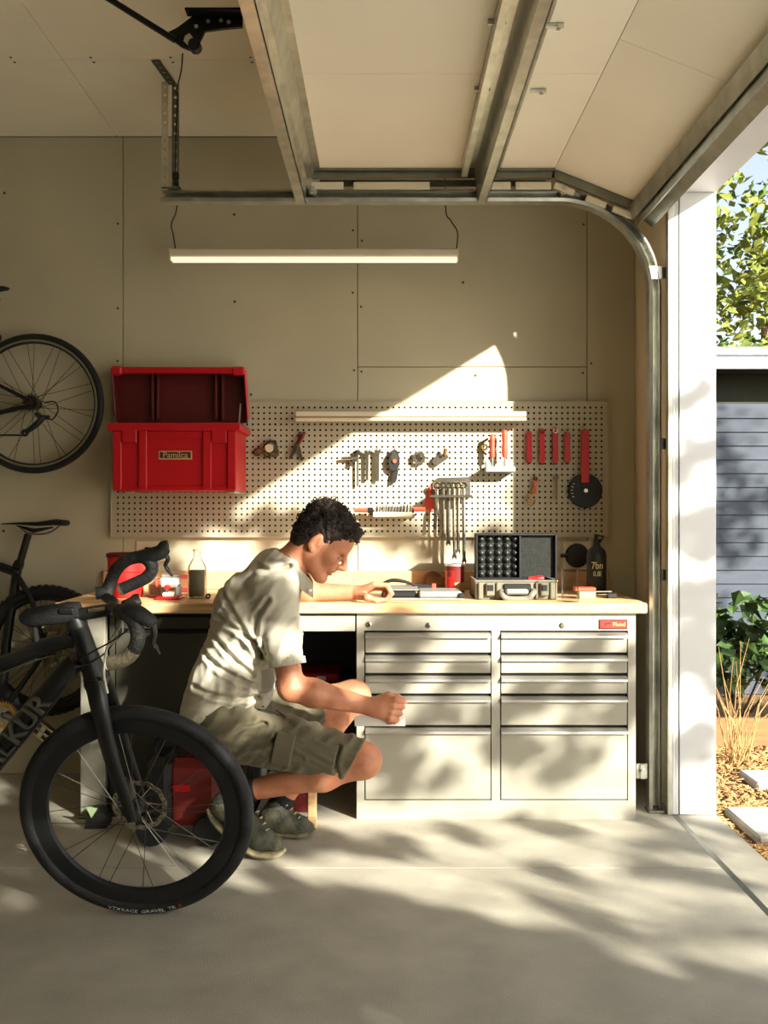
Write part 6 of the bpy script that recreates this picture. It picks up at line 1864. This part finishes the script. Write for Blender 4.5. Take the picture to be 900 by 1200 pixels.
def curl(x, y, z):
    p = np.stack([(x - HE[0]) * fwd[0] + (z - HE[2]) * fwd[2], y - HE[1], (x - HE[0]) * upv[0] + (z - HE[2]) * upv[2] - .05], 1)
    q = p / np.linalg.norm(p, axis=1)[:, None]
    o = np.empty(len(q), np.float32)
    for i in range(0, len(q), 20000): o[i:i + 20000] = (q[i:i + 20000] @ cent.T.astype(np.float32)).max(1)
    dd_ = np.arccos(np.clip(o, -1, 1))
    topw = np.clip((p[:, 2] + .05) / .06, .25, 1)
    return (dd_ - .07) * .065 * topw + .0018 * np.sin(p[:, 0] * 260 + 2 * np.sin(p[:, 2] * 150)) * np.sin(p[:, 2] * 230 + p[:, 1] * 190)
S.warp(curl)
hair = S.build('hair', 'hair', per, relax=0)
del S
# loose curls standing off the hair surface
mb = MB(); rr = random.Random(9)
hv = [v.co.copy() for v in hair.data.vertices]; hn = [v.normal.copy() for v in hair.data.vertices]
hz = Vector(HE) - Vector(per.location)
for i in range(900):
    k = rr.randrange(len(hv)); p = hv[k]; nn = hn[k]
    l = (p - hz); loc_z = l.dot(Vector(upv)); loc_x = l.dot(Vector(fwd))
    if nn.dot(l) < 0 or loc_z < -.01 or (loc_x > .03 and loc_z < .075): continue
    u_, w_ = frame_of(nn); a0 = rr.uniform(0, 6.28); R_ = rr.uniform(.004, .008); hgt = rr.uniform(.001, .006)
    pts = [p + u_ * (R_ * (math.cos(a0 + q) - math.cos(a0))) + w_ * (R_ * (math.sin(a0 + q) - math.sin(a0))) + nn * (hgt * math.sin(q * .55) ) for q in (0, .8, 1.6, 2.4, 3.2, 4.2, 5.0)]
    mb.tube(pts, [.0016, .0018, .0018, .0017, .0015, .0012, .0008], 4)
tag(mb.build('curls', 'hair', hair, smooth=True, world=False, fix=False), kind='stuff')
offp = Vector(per.location)
def ppart(mb, name, m, parent=per, smooth=True):
    mb.v = [tuple(Vector(q) - offp) for q in mb.v]; return mb.build(name, m, parent, smooth=smooth, world=False)
for s in (-1, 1):
    mb = MB(); mb.tube(bez([hd_(.102, s * .012, .034), hd_(.099, s * .030, .041), hd_(.083, s * .050, .036)], 4), [.002, .0035, .004, .004, .004, .0038, .0034, .0028, .0015], 6, flat=.6); ppart(mb, 'eyebrow', 'hair')
    mb = MB(); mb.tube(bez([hd_(.089, s * .019, .003), hd_(.0935, s * .031, .0015), hd_(.085, s * .044, .004)], 4), [.0008, .0013, .0016, .0018, .0018, .0018, .0016, .0013, .0008], 5); ppart(mb, 'eyelashes', 'hair')

# socks and shoes
mb = MB(); a = Vector(J['anR']); k_ = Vector(J['knR']); d = (k_ - a).normalized()
mb.tube([a - d * .03, a, a + d * .035, a + d * .04], [.043, .041, .0405, .037], 18); ppart(mb, 'sock', 'sock')
mb = MB(); a = Vector(J['anL']); k_ = Vector(J['knL']); d = (k_ - a).normalized()
mb.tube([a - d * .02, a, a + d * .03, a + d * .035], [.042, .041, .0405, .037], 18); ppart(mb, 'sock', 'sock')
def shoe(pts, rad, sole, solew, lacepts, lo, hi):
    t = None
    S = SDF(lo, hi, .0036)
    for i in range(len(pts) - 1): S.cone(np.array(pts[i]), np.array(pts[i + 1]), rad[i], rad[i + 1], .02)
    S.cone(np.array(pts[0]) + np.array((.0, 0, .03)), np.array(pts[0]), .034, .034, .004, op='sub')
    S.warp(folds(110, .0014, 23, (.8, .2, .4)))
    up_ = S.build('shoe', 'shoe_upper', per, relax=2)
    mb = MB(); sp = bez(sole, 6); nn = len(sp); ww = np.interp(np.linspace(0, 1, nn), np.linspace(0, 1, len(solew)), solew)
    mb.tube(sp, [float(q) for q in ww], 16, flat=.32, up=(0, 1, 0)); ppart(mb, 'sole', 'shoe_sole', up_)
    for (p, q) in lacepts:
        mb = MB(); m_ = (Vector(p) + Vector(q)) / 2 + Vector((.006, 0, .008)); mb.tube(bez([p, m_, q], 4), .0028, 6); ppart(mb, 'lace', 'lace', up_)
    return up_
# near foot: heel raised, toes on the floor
shoe([P(276, 932, 3.395), P(262, 944, 3.39), P(282, 962, 3.385), P(304, 981, 3.375), P(322, 988, 3.37)], [.048, .041, .045, .041, .028],
     [P(244, 947, 3.395), P(252, 962, 3.39), P(276, 984, 3.385), P(300, 999, 3.375), P(322, 1001, 3.372), P(334, 996, 3.37)], [.022, .036, .036, .045, .042, .020],
     [(P(300 + k * 4, 952 + k * 7, 3.33), P(302 + k * 4, 954 + k * 7, 3.42)) for k in range(4)], (-.68, 3.27, .0), (-.30, 3.50, .34))
# far foot flat on the floor
shoe([P(326, 945, 3.60), P(316, 960, 3.60), P(334, 962, 3.60), P(350, 968, 3.595), P(361, 970, 3.592)], [.046, .039, .043, .036, .025],
     [P(305, 973, 3.60), P(315, 975.5, 3.60), P(335, 976.5, 3.60), P(352, 976.5, 3.595), P(363, 975, 3.592), P(370, 972, 3.592)], [.018, .034, .036, .044, .038, .016],
     [(P(336 + k * 4.5, 944 + k * 5, 3.56), P(337 + k * 4.5, 945 + k * 5, 3.63)) for k in range(4)], (-.54, 3.48, .0), (-.20, 3.70, .30))

cd = thing('paper_card', 'white paper card held in the crouching person\'s right hand', 'paper', P(447, 846, 3.335))
mb = MB(); mb.prism([P(415, 840, 3.345), P(474, 830, 3.345), P(475, 851, 3.349), P(416, 851, 3.349)], (0, .0012, 0)); mb.build('card', 'paper', cd)
